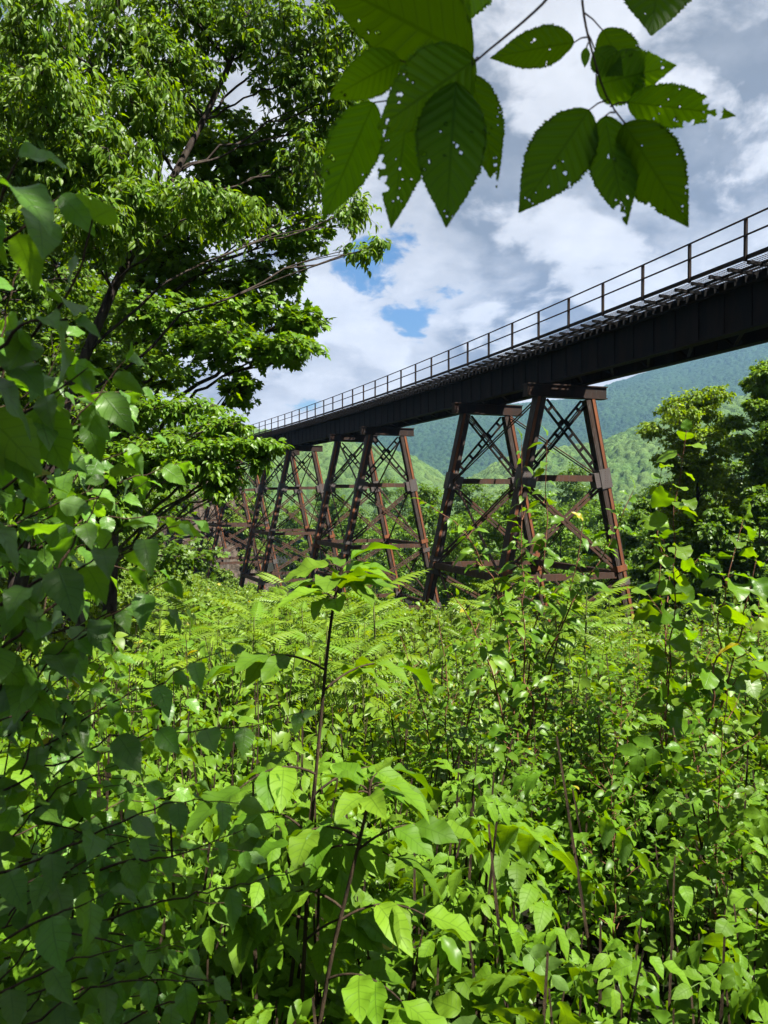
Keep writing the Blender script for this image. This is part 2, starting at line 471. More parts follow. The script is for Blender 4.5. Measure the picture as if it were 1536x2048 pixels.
M['leaf_sumac'] = leaf_mat('sumac_leaf', (0.083, 0.165, 0.0108), (0.129, 0.205, 0.0144), under=(0.12, 0.19, 0.06), trans=0.45, yellow=0.015, spec=0.3)
M['leaf_maple'] = leaf_mat('maple_leaf', (0.058, 0.150, 0.0072), (0.119, 0.205, 0.0108), under=(0.08, 0.13, 0.04), trans=0.46, spec=0.3)
M['leaf_ash'] = leaf_mat('drooping_tree_leaf', (0.062, 0.150, 0.0090), (0.129, 0.205, 0.0135), under=(0.12, 0.18, 0.07), trans=0.52, rough=0.45, spec=0.25)
M['leaf_wood'] = leaf_mat('woodland_leaf', (0.042, 0.104, 0.0081), (0.088, 0.155, 0.0117), trans=0.46, spec=0.25)
M['leaf_bright'] = leaf_mat('yellow_green_leaf', (0.098, 0.185, 0.0072), (0.156, 0.225, 0.0108), trans=0.5, spec=0.25)
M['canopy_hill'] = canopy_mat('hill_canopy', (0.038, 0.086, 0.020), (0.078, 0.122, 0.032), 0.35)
M['canopy_mount_shaded'] = canopy_mat('shaded_mountain_canopy', (0.010, 0.030, 0.010), (0.024, 0.052, 0.015), 0.2)  # base green darkened to stand in for the cloud shadow

# ------------------------------------------------------------------ the trestle's line
TH, KAP, BX, BY = 0.3099, 0.0018, 10.909, 23.358
def B(s, v, z):
    s = np.asarray(s, float)
    a = TH + KAP * s
    x = BX + (np.cos(a) - math.cos(TH)) / KAP + v * np.cos(a)
    y = BY + (np.sin(a) - math.sin(TH)) / KAP + v * np.sin(a)
    return np.stack(np.broadcast_arrays(x, y, np.asarray(z, float)), -1)
def sv(x, y):
    """distance along and to the right of the trestle's railing, roughly"""
    cx, cy = BX - math.cos(TH) / KAP, BY - math.sin(TH) / KAP
    a = np.arctan2(y - cy, x - cx)
    return (a - TH) / KAP, np.hypot(x - cx, y - cy) - 1 / KAP

def sstep(a, b, x):
    t = np.clip((np.asarray(x, float) - a) / (b - a), 0, 1)
    return t * t * (3 - 2 * t)

def vnoise(x, y, seed=0):
    """smooth value noise"""
    xi, yi = np.floor(x).astype(np.int64), np.floor(y).astype(np.int64)
    fx, fy = x - xi, y - yi
    fx, fy = fx * fx * (3 - 2 * fx), fy * fy * (3 - 2 * fy)
    def h(a, b):
        v = np.sin(a * 127.1 + b * 311.7 + seed * 74.7) * 43758.5453
        return v - np.floor(v)
    return (h(xi, yi) * (1 - fx) + h(xi + 1, yi) * fx) * (1 - fy) + (h(xi, yi + 1) * (1 - fx) + h(xi + 1, yi + 1) * fx) * fy
def fbm(x, y, o=4, seed=0):
    r, a = 0, 0.5
    for i in range(o):
        r = r + a * (vnoise(x, y, seed + i) - 0.5); x, y, a = x * 2.03, y * 2.03, a * 0.5
    return r

# skylines of the hills, as (azimuth tangent, elevation tangent) read off the place
def skyline(pts):
    p = np.array(pts, float)
    return lambda tx: np.interp(tx, (p[:, 0] - 768) / F, (992 - p[:, 1]) / F)
SKY_M = skyline([(-2200, 820), (-900, 800), (0, 880), (500, 915), (600, 905), (650, 894), (710, 873), (820, 846), (890, 836), (1040, 823), (1126, 815),
                 (1180, 800), (1210, 784), (1300, 757), (1400, 735), (1470, 708), (1536, 692), (1700, 640), (2300, 600), (3500, 700)])
SKY_H = skyline([(-2200, 700), (-900, 760), (0, 840), (400, 872), (600, 888), (690, 903), (770, 918), (830, 935), (875, 962), (905, 985), (940, 975), (990, 945), (1040, 925),
                 (1120, 915), (1200, 905), (1290, 868), (1420, 835), (1540, 800), (1800, 740), (2600, 700), (3600, 800)])

def local_ground(x, y):
    s, v = sv(x, y)
    yy = np.clip(y, -40, 400)
    yp = np.clip(yy, 0, 130)
    z = -1.55 - 0.125 * yp + 0.00022 * yp ** 2 + 0.04 * np.maximum(-yy, 0)
    z = z - 5.5 * sstep(-9, 14, v) * sstep(-60, -5, s) - 0.06 * np.clip(v - 14, 0, 120)
    z = z + 0.22 * np.clip(-x - 7 - 0.1 * yy, 0, 80)
    emb = sstep(103, 119, s + 4 * fbm(x / 6, y / 6, 3, 5)) * sstep(22, 6, np.abs(v - 0.0))
    z = z * (1 - emb) + 6.6 * emb
    return z + 0.5 * fbm(x / 5, y / 5, 4, 2)

def terrain(x, y):
    r = np.hypot(x, y)
    tx = np.where(y > 1, x / np.maximum(y, 1), np.sign(x) * 3)
    d = np.where(y > 1, y, r)
    ratio = r / np.maximum(d, 1)
    valley = -22 - 10 * sstep(150, 500, r)
    hh = SKY_H(tx) * 900; mh = SKY_M(tx) * 2900
    pH = sstep(380, 900, d) * sstep(1500, 900, d)
    pM = sstep(1200, 2900, d)
    far = valley + (hh - valley) * pH + np.maximum(mh - valley, 0) * pM * (1 - pH)
    far = far + (18 * fbm(x / 160, y / 160, 4, 9)) * sstep(350, 700, d) * (1 - sstep(800, 900, d) * (1 - sstep(900, 1100, d))) * 0.6
    far = far + 70 * fbm(x / 500, y / 500, 4, 19) * sstep(1300, 1900, d) * (1 - 0.75 * sstep(2500, 2900, d))
    m = sstep(140, 380, r)
    return local_ground(x, y) * (1 - m) + far * m

def build_terrain():
    az = np.concatenate([np.radians(np.linspace(-180, -60, 60, endpoint=False)), np.radians(np.linspace(-60, 60, 400, endpoint=False)), np.radians(np.linspace(60, 180, 61))])
    r = np.concatenate([[0.01], np.geomspace(0.6, 200, 170), np.geomspace(206, 3380, 120)])
    a, rr = np.meshgrid(az, r)
    x, y = rr * np.sin(a), rr * np.cos(a)
    z = terrain(x, y)
    z = np.where(np.hypot(x, y) > 380, z - 4, z)
    V = np.stack([x, y, z], -1).reshape(-1, 3)
    c = len(az)
    i = np.arange(len(r) - 1)[:, None]; j = np.arange(c - 1)[None]
    b = i * c + j
    Q = np.stack([b, b + c, b + c + 1, b + 1], -1).reshape(-1, 4)
    mb = MB(); mb.add(V, Q)
    o = mb.build('ground', M['soil'], smooth=True)
    o['kind'] = 'structure'
build_terrain()

def cells(x, y, c, seed):
    """nearest jittered point of a grid: distance and that point's random pair"""
    ix, iy = np.floor(x / c).astype(np.int64), np.floor(y / c).astype(np.int64)
    best = np.full(x.shape, 1e9); ra = np.zeros(x.shape); rb = np.zeros(x.shape)
    def h(a, b, k):
        v = np.sin(a * 12.9898 + b * 78.233 + k * 37.719 + seed) * 43758.5453
        return v - np.floor(v)
    for dx in (-1, 0, 1):
        for dy in (-1, 0, 1):
            jx, jy = ix + dx, iy + dy
            px, py = (jx + h(jx, jy, 1)) * c, (jy + h(jx, jy, 2)) * c
            d = np.hypot(x - px, y - py)
            k = d < best
            best = np.where(k, d, best)
            ra = np.where(k, h(jx, jy, 3), ra); rb = np.where(k, h(jx, jy, 4), rb)
    return best, ra, rb

def canopy(name, label, mt, a0, a1, na, rs, c, seed, grow):
    az = np.radians(np.linspace(a0, a1, na))
    a, rr = np.meshgrid(az, rs)
    x, y = rr * np.tan(a), rr.copy()
    d, ra, rb = cells(x, y, c, seed)
    R = c * (0.55 + 0.25 * rb)
    top = c * (0.55 + 0.5 * ra) * np.sqrt(np.clip(1 - (d / (R * 1.15)) ** 2, 0, 1))
    d2, rc, rd = cells(x, y, c * 0.33, seed + 3)
    top = top + 0.16 * c * (1 - np.clip(d2 / (c * 0.3), 0, 1))
    z = terrain(x, y) + grow * (0.3 + top / c)
    patch = np.clip(fbm(x / (c * 12), y / (c * 12), 3, seed) * 1.6 + 0.5, 0, 1)
    A = np.stack([np.clip(0.6 * patch + 0.4 * ra, 0, 1), rb, np.zeros_like(x), np.zeros_like(x)], -1)
    n_ = len(az)
    i = np.arange(len(rs) - 1)[:, None]; j = np.arange(n_ - 1)[None]
    b = i * n_ + j
    Q = np.stack([b, b + 1, b + n_ + 1, b + n_], -1).reshape(-1, 4)
    mb = MB(); mb.add(np.stack([x, y, z], -1), Q, A=A)
    o = mb.build(name, mt, smooth=True)
    o['kind'] = 'stuff'; o['label'] = label; o['category'] = 'forest'
canopy('hillside_forest', 'sunlit green forest covering the lower hill beyond the trestle', M['canopy_hill'], -14, 34, 620, np.arange(380, 1010, 1.9), 7.6, 1.0, 9.0)
canopy('mountain_forest', 'forest on the far mountain, its dark blue-green standing in for cloud shadow', M['canopy_mount_shaded'], -14, 34, 760, np.geomspace(1150, 3050, 420), 12.0, 2.0, 12.0)

# ------------------------------------------------------------------ trestle
HC = 2.2                                   # lateral centre of the trestle
def half_w(z): return 2.2 + (0.9 - z) * 0.22

def lattice(mb, p0, p1, w, h, up, t=0.07, n=None, m=0):
    """two parallel bars joined by battens"""
    p0, p1 = np.asarray(p0, float), np.asarray(p1, float)
    d = unit(p1 - p0); up = np.asarray(up, float)
    a = unit(np.cross(d, up))                # in the plane of the panel
    L = np.linalg.norm(p1 - p0)
    for k in (-1, 1):
        beam(mb, p0 + a * k * w / 2, p1 + a * k * w / 2, t, h, up, m)
    n = n or max(2, int(L / 0.75))
    for i in range(n):
        c = p0 + d * L * (i + 0.5) / n
        beam(mb, c - a * w / 2, c + a * w / 2, 0.14, h * 0.6, up, m)

def build_trestle():
    root = thing('railway_trestle', 'long rusty steel railway trestle on sloping braced towers across the valley', 'bridge', B(50, HC, -10))
    inv = -np.array(root.location)
    def fin(mb, name, mats, parent):
        mb.V = [v + inv for v in mb.V]
        return mb.build(name, mats, parent)
    S0, S1 = -24.0, 122.0
    ss = np.arange(S0, S1 + 0.1, 2.44)
    # girders
    for v0 in (HC - 0.95, HC + 0.95):
        mb = MB()
        for a, b in zip(ss[:-1], ss[1:]):
            up = (0, 0, 1)
            beam(mb, B(a, v0, 6.09), B(b + 0.02, v0, 6.09), 0.03, 1.42, up)
            beam(mb, B(a, v0, 6.80), B(b + 0.02, v0, 6.80), 0.42, 0.06, up)
            beam(mb, B(a, v0, 5.365), B(b + 0.02, v0, 5.365), 0.42, 0.06, up)
            for k in (0.25, 0.75):
                c = a + (b - a) * k
                for q in (-1, 1):
                    beam(mb, B(c, v0 + q * 0.055, 5.41), B(c, v0 + q * 0.055, 6.75), 0.04, 0.02, B(c + 1, 0, 0) - B(c, 0, 0))
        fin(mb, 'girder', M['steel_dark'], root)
    mb = MB()
    for a in np.arange(S0 + 1, S1, 2.44):
        d = B(a + 1, 0, 0) - B(a, 0, 0)
        beam(mb, B(a, HC - 0.9, 5.5), B(a, HC + 0.9, 6.60), 0.08, 0.08, d)
        beam(mb, B(a + 0.1, HC - 0.9, 6.60), B(a + 0.1, HC + 0.9, 5.5), 0.08, 0.08, d)
        beam(mb, B(a, HC - 0.9, 5.45), B(a + 2.4, HC + 0.9, 5.45), 0.10, 0.05)
        beam(mb, B(a, HC - 0.9, 6.70), B(a + 2.4, HC + 0.9, 6.70), 0.10, 0.05)
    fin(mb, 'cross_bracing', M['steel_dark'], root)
    # ties: the nearest hundred are parts, the rest one piece
    ties = np.arange(S0, S1, 0.46)
    near = [s for s in ties if s > -3.5][:100]
    rest = MB()
    for s in ties:
        mb = MB() if s in near else rest
        beam(mb, B(s, HC - 1.12, 6.955), B(s, HC + 1.25, 6.955), 0.21, 0.24)
        if s in near: fin(mb, 'tie', M['timber'], root)
    o = fin(rest, 'tie', M['timber'], root); o['kind'] = 'stuff'
    mb = MB()
    for v0 in (HC - 0.73, HC + 0.73):
        for a, b in zip(ss[:-1], ss[1:]):
            beam(mb, B(a, v0, 7.15), B(b + 0.01, v0, 7.15), 0.07, 0.15)
    fin(mb, 'running_rail', M['steel_rail'], root)
    mb = MB()
    for a, b in zip(ss[:-1], ss[1:]):
        beam(mb, B(a, 1.28, 6.955), B(b + 0.01, 1.28, 6.955), 0.18, 0.20)
    fin(mb, 'gap_blocking_timber', M['timber'], root)  # added beam, blocks the bright sky showing between the ties
    # walkway: expanded metal on an edge angle
    wk = part_empty('walkway', root)
    mb = MB()
    for a, b in zip(ss[:-1], ss[1:]):
        beam(mb, B(a, 0.0, 7.19), B(b, 0.0, 7.19), 0.05, 0.13)
        beam(mb, B(a, 0.50, 7.045), B(b, 0.50, 7.045), 0.06, 0.08)
        beam(mb, B(a, 0.97, 7.12), B(b, 0.97, 7.12), 0.05, 0.05)
    fin(mb, 'edge_angle', M['steel_rail'], wk)
    mb = MB()
    for s in np.arange(S0, S1, 0.105):
        for k in (0.42, -0.42):
            beam(mb, B(s, 0.02, 7.095 + 0.01 * k), B(s + k, 1.1, 7.095 + 0.01 * k), 0.020, 0.005)
    fin(mb, 'grating', M['grating'], wk)
    for i, s in enumerate(np.arange(-4.2, 76, 0.82)):
        mb = MB()
        beam(mb, B(s, -0.02, 7.03), B(s, 1.05, 7.0), 0.08, 0.10)
        fin(mb, 'bracket', M['black'], wk)
    # railing
    rl = part_empty('railing', root)
    for nm, z in (('top_rail', 8.36), ('middle_rail', 7.86)):
        mb = MB()
        tubes(mb, B(np.arange(S0, S1, 1.22), -0.02, z), np.full(len(np.arange(S0, S1, 1.22)), 0.03), 6)
        fin(mb, nm, M['steel_rail'], rl)
    for i in range(-3, 50):
        s = i * 2.4638
        if s > S1: break
        mb = MB()
        j = float(rng.normal(0, 0.022))
        beam(mb, B(s, -0.02, 7.08), B(s + j, -0.02 + j * 0.5, 8.37), 0.085, 0.085, B(s + 1, 0, 0) - B(s, 0, 0))
        fin(mb, 'post', M['steel_rail'], rl)
    # towers
    def bent(s, tw, zb):
        d = B(s + 0.5, 0, 0) - B(s - 0.5, 0, 0)              # along the bridge
        mb = MB()
        beam(mb, B(s, HC - 2.1, 5.02), B(s, HC + 2.25, 5.02), 0.40, 0.52)
        beam(mb, B(s, HC - 2.13, 5.30), B(s, HC + 2.28, 5.30), 0.54, 0.05)
        beam(mb, B(s, HC - 2.13, 4.74), B(s, HC + 2.28, 4.74), 0.54, 0.05)
        fin(mb, 'cap_beam', [M['cap']], tw)
        for q in (-1, 1):
            lv = lambda z: HC + q * half_w(z)
            p1, p0 = B(s, lv(4.71), 4.71), B(s, lv(zb), zb)
            ax = unit(p1 - p0)
            n = unit(np.cross(d, ax)) * 1.0                  # across the bridge, square to the leg
            if np.dot(n, B(s, lv(0) + q, 0) - B(s, lv(0), 0)) < 0: n = -n    # outward
            mb = MB()
            beam(mb, p0 - n * 0.03, p1 - n * 0.03, 0.40, 0.40, d, 0)          # core box
            beam(mb, p0 + n * 0.21, p1 + n * 0.21, 0.03, 0.50, d, 0)          # outer cover plate
            for e in (-1, 1):
                beam(mb, p0 + n * 0.115 + d * e * 0.225, p1 + n * 0.115 + d * e * 0.225, 0.15, 0.05, d, 1)
                beam(mb, p0 - n * 0.12 + d * e * 0.215, p1 - n * 0.12 + d * e * 0.215, 0.17, 0.03, d, 0)
                beam(mb, p0 - n * 0.24 + d * e * 0.16, p1 - n * 0.24 + d * e * 0.16, 0.05, 0.12, d, 0)
            L = np.linalg.norm(p1 - p0)
            for i in range(int(L / 0.42)):                   # lacing on the inner face
                a = p0 + ax * (0.42 * i) - n * 0.25; c = p0 + ax * (0.42 * (i + 1)) - n * 0.25
                e = 1 if i % 2 else -1
                beam(mb, a + d * e * 0.2, c - d * e * 0.2, 0.06, 0.02, n, 0)
            fin(mb, 'leg', [M['steel_leg'], M['steel_rust']], tw)
            # gussets and splice plates
            for zc, hh, ww in ((0.86, 0.95, 0.60), (-3.55, 0.28, 0.56), (-4.25, 0.30, 0.60), (-8.8, 0.6, 0.58)):
                if zc < zb: continue
                c = B(s, lv(zc), zc)
                mb = MB()
                beam(mb, c - ax * hh / 2 + n * 0.0, c + ax * hh / 2 + n * 0.0, ww, 0.56, d)
                if hh > 0.9:
                    beam(mb, c - ax * 0.36 - n * 0.42, c + ax * 0.36 - n * 0.42, 0.36, 0.50, d)
                fin(mb, 'gusset', M['gusset'] if hh > 0.5 or rng.random() < .3 else M['steel_rust'], tw)
        # panels of the bent
        lev = [4.6, 0.86, -3.9, -8.8, -13.5]
        for i in range(3):
            zt, zl = lev[i] - (0.1 if i == 0 else 0.45), lev[i + 1] + 0.45
            if lev[i + 1] < zb - 1: break
            a0, a1 = half_w(zt) - 0.3, half_w(zl) - 0.3
            for q in (-1, 1):
                mb = MB()
                pa, pb = B(s + 0.06 * q, HC + q * a0, zt), B(s + 0.06 * q, HC - q * a1, zl)
                if i == 0: lattice(mb, pa, pb, 0.34, 0.08, d, 0.10)
                else: lattice(mb, pa, pb, 0.19, 0.06, d, 0.12, n=6)
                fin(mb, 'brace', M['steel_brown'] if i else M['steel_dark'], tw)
            mb = MB()
            zs = lev[i + 1]
            for e in (-1, 1):
                beam(mb, B(s + 0.12 * e, HC - half_w(zs) + 0.2, zs), B(s + 0.12 * e, HC + half_w(zs) - 0.2, zs), 0.06, 0.30)
            beam(mb, B(s, HC - half_w(zs) + 0.2, zs + 0.06), B(s, HC + half_w(zs) - 0.2, zs + 0.06), 0.2, 0.03)
            fin(mb, 'strut', M['steel_brown'], tw)
        return lev
    spans = [(13.7, 21.8, -11.5), (37.9, 45.6, -13.0), (60.5, 68.2, -13.5), (84.0, 91.8, -13.5), (107.4, 115.2, -9.0)]
    for sa, sb, zb in spans:
        tw = part_empty('tower', root)
        bent(sa, tw, zb); bent(sb, tw, zb)
        lev = [4.6, 0.86, -3.9, -8.8]
        for q in (-1, 1):
            for i in range(3):
                z0, z1 = lev[i], lev[i + 1]
                if z1 < zb: continue
                v0, v1 = HC + q * half_w(z0), HC + q * half_w(z1)
                if i >= 1 or q == 1:
                    pass
                mb = MB()
                for e in (-0.07, 0.07):                     # pairs of tie rods
                    tubes(mb, np.stack([B(sa + 0.25, v0, z0 + e), B(sb - 0.25, v1, z1 + e)]), np.array([0.036, 0.036]), 5)
                    tubes(mb, np.stack([B(sb - 0.25, v0 + 0.05, z0 + e), B(sa + 0.25, v1 + 0.05, z1 + e)]), np.array([0.036, 0.036]), 5)
                fin(mb, 'tie_rod', M['steel_brown'], tw)
                if i >= 1:
                    mb = MB()
                    for e in (-0.11, 0.11):
                        beam(mb, B(sa + 0.25, v1 + e, z1), B(sb - 0.25, v1 + e, z1), 0.06, 0.34)
                    beam(mb, B(sa + 0.25, v1, z1 + 0.08), B(sb - 0.25, v1, z1 + 0.08), 0.2, 0.03)
                    fin(mb, 'side_strut', M['steel_brown'], tw)
        # foundation blocks
        for s in (sa, sb):
            for q in (-1, 1):
                mb = MB()
                v = HC + q * half_w(zb)
                gz = float(local_ground(*B(s, v, 0)[:2]))
                beam(mb, B(s, v, min(gz, zb) - 1.5), B(s, v, zb + 0.05), 1.1, 1.1, B(s + 1, 0, 0) - B(s, 0, 0))
                fin(mb, 'footing', M['masonry'], tw)
    # abutment
    mb = MB()
    for i in range(7):
        z0 = -8.0 + i * 1.8
        beam(mb, B(119.2, HC, z0), B(119.2, HC, z0 + 1.78), 5.2 - 0.1 * i, 2.2 - 0.12 * i, B(120.2, 0, 0) - B(119.2, 0, 0))
    fin(mb, 'abutment', M['masonry'], root)
build_trestle()

# ================================================================== vegetation
def gz(x, y):
    return float(local_ground(np.array([float(x)]), np.array([float(y)]))[0])

def grow_tree(name, label, cat, trunk, r0, clusters, tpl, lsize, lmat, bmat, per=9, tw_r=0.008, droop=0.3, group=None, flat=0.7,
              limb_r=0.35, twlen=1.0, bare=0.0, limb_up=0.6, sides=5, spread=0.22, thin=1.0):
    """trunk: polyline (world); clusters: (centre, radii, number of twigs). One thing: trunk (with limbs and twigs) and crown."""
    base = np.array(trunk[0], float)
    T = resample(trunk, 14)
    root = thing(name, label, cat, base, group)
    wood, crown = MB(), MB()
    rr = r0 * (1 - 0.82 * np.linspace(0, 1, 14)); rr[0] *= 1.25
    tubes(wood, T - base, rr, 8)
    for c, rad, ntw in clusters:
        ntw = int(ntw * thin)
        c = np.asarray(c, float); rad = np.asarray(rad, float)
        hd = np.linalg.norm((T - c)[:, :2], axis=1)
        score = np.abs(T[:, 2] - (c[2] - limb_up * hd)) + 0.15 * hd
        k = int(np.clip(np.argmin(score), 2, 12))
        p0 = T[k]
        mid = (p0 + c) / 2 + np.array([0, 0, 0.12 * np.linalg.norm(c - p0)]) + rng.normal(0, 0.08, 3) * np.linalg.norm(c - p0)
        Lb = bez(p0, mid, c, 12)
        Lb[1:-1] += rng.normal(0, 0.02, (10, 3)) * np.linalg.norm(c - p0) * 0.6
        r1 = min(rr[k] * 0.75, limb_r * r0 * (0.5 + 0.5 * min(1, np.linalg.norm(c - p0) / 4)))
        tubes(wood, Lb - base, np.linspace(r1, max(0.012, r1 * 0.18), 12), sides)
        # a few secondary limbs spread through the cluster
        ns = 5
        dirs = unit(rng.normal(size=(ns, 3)) * (1, 1, 0.6))
        ends = c + dirs * rad * 0.75
        st = Lb[rng.integers(6, 12, ns)]
        S2 = bez(st, (st + ends) / 2 + (0, 0, 0.08), ends, 7)
        tubes(wood, S2 - base, np.linspace(1, 0.3, 7)[None] * np.full((ns, 1), max(0.012, r1 * 0.4)), 4)
        nodes = np.concatenate([Lb[5:], S2[:, 1:].reshape(-1, 3)])
        d = unit(rng.normal(size=(ntw, 3)))
        ends = c + d * (rng.random((ntw, 1)) ** 0.45) * rad
        di = ((ends[:, None] - nodes[None]) ** 2).sum(-1)
        st = nodes[np.argmin(di, 1)]
        vec = ends - st
        ln = np.linalg.norm(vec, axis=1, keepdims=True)
        ends = st + vec * np.minimum(1, 2.2 * twlen / np.maximum(ln, 1e-6))
        mid = (st + ends) / 2 + np.array([0, 0, 0.10]) * ln * 0.6 + rng.normal(0, 0.05, (ntw, 3)) * ln
        ends[:, 2] -= droop * 0.25 * ln[:, 0]
        TW = bez(st, mid, ends, 5)
        tubes(wood, TW - base, np.array([1, .85, .7, .5, .3])[None] * tw_r * (0.7 + 0.6 * rng.random((ntw, 1))), 3)
        nl = int(ntw * (1 - bare))
        if nl < 1: continue
        TWl = TW[:nl]
        tt = np.clip(np.linspace(0.30, 1.0, per)[None] + rng.normal(0, 0.04, (nl, per)), 0.2, 1)
        i0 = np.clip((tt * 4).astype(int), 0, 3); fr = (tt * 4 - i0)[..., None]
        ar = np.arange(nl)[:, None]
        P = TWl[ar, i0] * (1 - fr) + TWl[ar, i0 + 1] * fr
        td = unit(TWl[:, 4] - TWl[:, 2])[:, None] + np.zeros((nl, per, 1))
        side = unit(np.cross(td, (0, 0, 1.0))) * np.where(np.arange(per) % 2, 1, -1)[None, :, None]
        sz = lsize * (0.65 + 0.6 * rng.random((nl, per)))
        Y = td * 0.55 + side * (0.75 - 0.5 * (np.arange(per) == per - 1))[None, :, None] + rng.normal(0, 0.3, P.shape) - np.array([0, 0, droop])
        P = P + side * spread * lsize + rng.normal(0, spread * lsize, P.shape)
        Z = np.array([0, 0, flat * .7]) + rng.normal(0, 0.45, P.shape) + unit(P - c) * 0.25 + SUN * 0.35
        hue = np.clip(rng.random((nl, per)) * 0.6 + rng.random((nl, 1)) * 0.4, 0, 1)
        rd = np.stack([hue, rng.random((nl, per))], -1)
        leaves(crown, tpl, (P - base).reshape(-1, 3), Y.reshape(-1, 3), Z.reshape(-1, 3), sz.ravel(), rd.reshape(-1, 2))
    wood.build('trunk', bmat, root, smooth=True)
    crown.build('crown', lmat, root)
    return root

def cl(px, py, D, rx, ry, n, depth=1.0):
    """a clump of twigs whose middle is at a place D metres ahead"""
    k = D / F
    return (W(px, py, D), (rx * k, rx * k * depth, ry * k), n)

# ------------------------------------------------------------------ tall trees on the left bank
def left_trees():
    # 1: a tall tree with narrow drooping leaves
    b = (-6.0, 11.5); g = gz(*b)
    tr = [(b[0], b[1], g - 0.3), W(180, 640, 12.0), W(330, 390, 12.6), W(425, 210, 13.0), W(500, 60, 13.4), W(540, -200, 13.8)]
    C = [cl(60, 60, 11, 120, 110, 230), cl(230, 70, 12, 130, 110, 260), cl(400, 40, 13, 120, 90, 240), cl(560, 50, 13, 120, 100, 240),
         cl(680, 70, 13.5, 95, 110, 190), cl(120, 210, 11, 140, 90, 260), cl(290, 210, 12, 110, 90, 220), cl(600, 165, 13.5, 110, 80, 200),
         cl(690, 190, 13.5, 60, 70, 80), cl(60, 330, 11, 110, 80, 200), cl(230, 330, 11.5, 110, 70, 190), cl(620, 330, 13.5, 90, 90, 130),
         cl(640, 255, 13.8, 90, 55, 90), cl(440, 420, 11.6, 150, 50, 190), cl(300, 400, 11.5, 110, 50, 150), cl(180, 450, 11, 140, 60, 190),
         cl(700, 420, 13.5, 65, 60, 65), cl(735, 500, 13.5, 52, 30, 45), cl(500, -120, 13, 300, 120, 260), cl(150, -120, 12, 260, 110, 240), cl(340, 130, 12.6, 120, 60, 150)]
    grow_tree('leaning_tree', 'tall leaning tree with narrow drooping leaves and a dark forked trunk', 'tree', tr, 0.12, C, [LAN_S, LAN_S, ELL_S], 0.13,
              M['leaf_ash'], M['bark_dark'], per=11, limb_r=.22, thin=.78, droop=0.6, flat=0.5, tw_r=0.006)
    # 2: a maple reaching over towards the trestle
    b = (-5.6, 15.5); g = gz(*b)
    tr = [(b[0], b[1], g - 0.3), W(230, 900, 15.0), W(270, 600, 15.0), W(320, 330, 15.2), W(360, 120, 15.4)]
    C = [cl(470, 300, 14, 110, 90, 150), cl(560, 380, 14.5, 105, 80, 150), cl(420, 420, 14.5, 120, 80, 150), cl(590, 470, 14, 80, 45, 80),
         cl(520, 555, 14.5, 105, 60, 130), cl(600, 640, 13.5, 62, 34, 70), cl(500, 620, 14, 110, 50, 110), cl(560, 700, 13, 95, 38, 90),
         cl(440, 690, 13.5, 130, 50, 130), cl(480, 775, 13, 42, 45, 42), cl(340, 640, 14, 130, 70, 140), cl(330, 520, 15, 140, 90, 150),
         cl(270, 730, 13, 150, 50, 130), cl(390, 560, 15.5, 150, 90, 120), cl(380, 250, 15.0, 120, 110, 130), cl(630, 280, 15, 60, 90, 60)]
    grow_tree('maple_tree', 'maple with starry lobed leaves reaching towards the far railing', 'tree', tr, 0.16, C, MAPLE, 0.125,
              M['leaf_maple'], M['bark_dark'], per=9, droop=0.35, flat=0.75, tw_r=0.006)
    # 3: a low spreading tree in front of the trestle's far end
    b = (-5.0, 12.2); g = gz(*b)
    tr = [(b[0], b[1], g - 0.3), W(190, 1000, 12.2), W(215, 880, 12.3), W(260, 790, 12.3)]
    C = [cl(330, 815, 12, 130, 30, 150), cl(440, 850, 11.5, 70, 26, 75), cl(430, 895, 11.2, 90, 26, 110), cl(520, 892, 11, 52, 20, 62), cl(330, 890, 11.5, 110, 36, 140),
         cl(390, 938, 11, 75, 24, 80), cl(455, 950, 11, 40, 40, 46), cl(520, 925, 11, 24, 24, 22), cl(440, 985, 11, 28, 20, 20), cl(300, 950, 11.5, 80, 30, 90),
         cl(220, 830, 12, 110, 50, 130), cl(200, 930, 11.5, 110, 60, 150), cl(225, 1025, 11.5, 85, 45, 90), cl(120, 1030, 11.5, 120, 70, 140)]
    grow_tree('beech_tree', 'low spreading tree with layered branches hiding the far end of the trestle', 'tree', tr, 0.10, C, ELL_S, 0.10,
              M['leaf_maple'], M['bark'], per=12, droop=0.2, flat=1.2, tw_r=0.005)
    # trees behind, one after another up the bank
    spec = [(-12.5, 22, 19, 'ash'), (-14, 29, 21, 'wood'), (-16, 30, 22, 'wood'), (-10.5, 17, 15, 'wood'), (-17.5, 41, 20, 'wood'), (-22, 34, 24, 'wood'), (-8.6, 21, 13, 'maple'),
            (-27, 62, 17, 'wood'), (-26, 52, 22, 'wood')]
    labs = ['tall tree with narrow leaves standing behind the leaning tree', 'broad dark tree behind the maple on the left bank', 'tall dark tree deep in the woodland of the left bank',
            'mid-sized dark tree filling the shade below the leaning tree', 'dark tree close behind the low spreading tree', 'tallest dark tree at the back of the left bank',
            'young maple in deep shade under the big maple', 'dark tree beside the far end of the trestle', 'dark tree high on the bank beyond all the others']
    for (x, y, h, kd), lb in zip(spec, labs):
        g = gz(x, y)
        tr = [(x, y, g - 0.4), (x + rng.normal(0, .3), y, g + h * 0.35), (x + rng.normal(0, .6), y + rng.normal(0, .5), g + h * 0.7), (x + rng.normal(0, .8), y, g + h * 0.95)]
        C = []
        for k in range(17):
            f = 0.16 + 0.84 * (k + rng.random() * 0.8) / 17
            w = h * 0.26 * (1 - 0.75 * max(0, f - 0.5) * 2 * 0.8)
            a = k * 2.4 + rng.random()
            C.append(((x + w * 0.75 * math.cos(a), y + w * 0.75 * math.sin(a), g + f * h), (h * .15, h * .15, h * .07), 95))
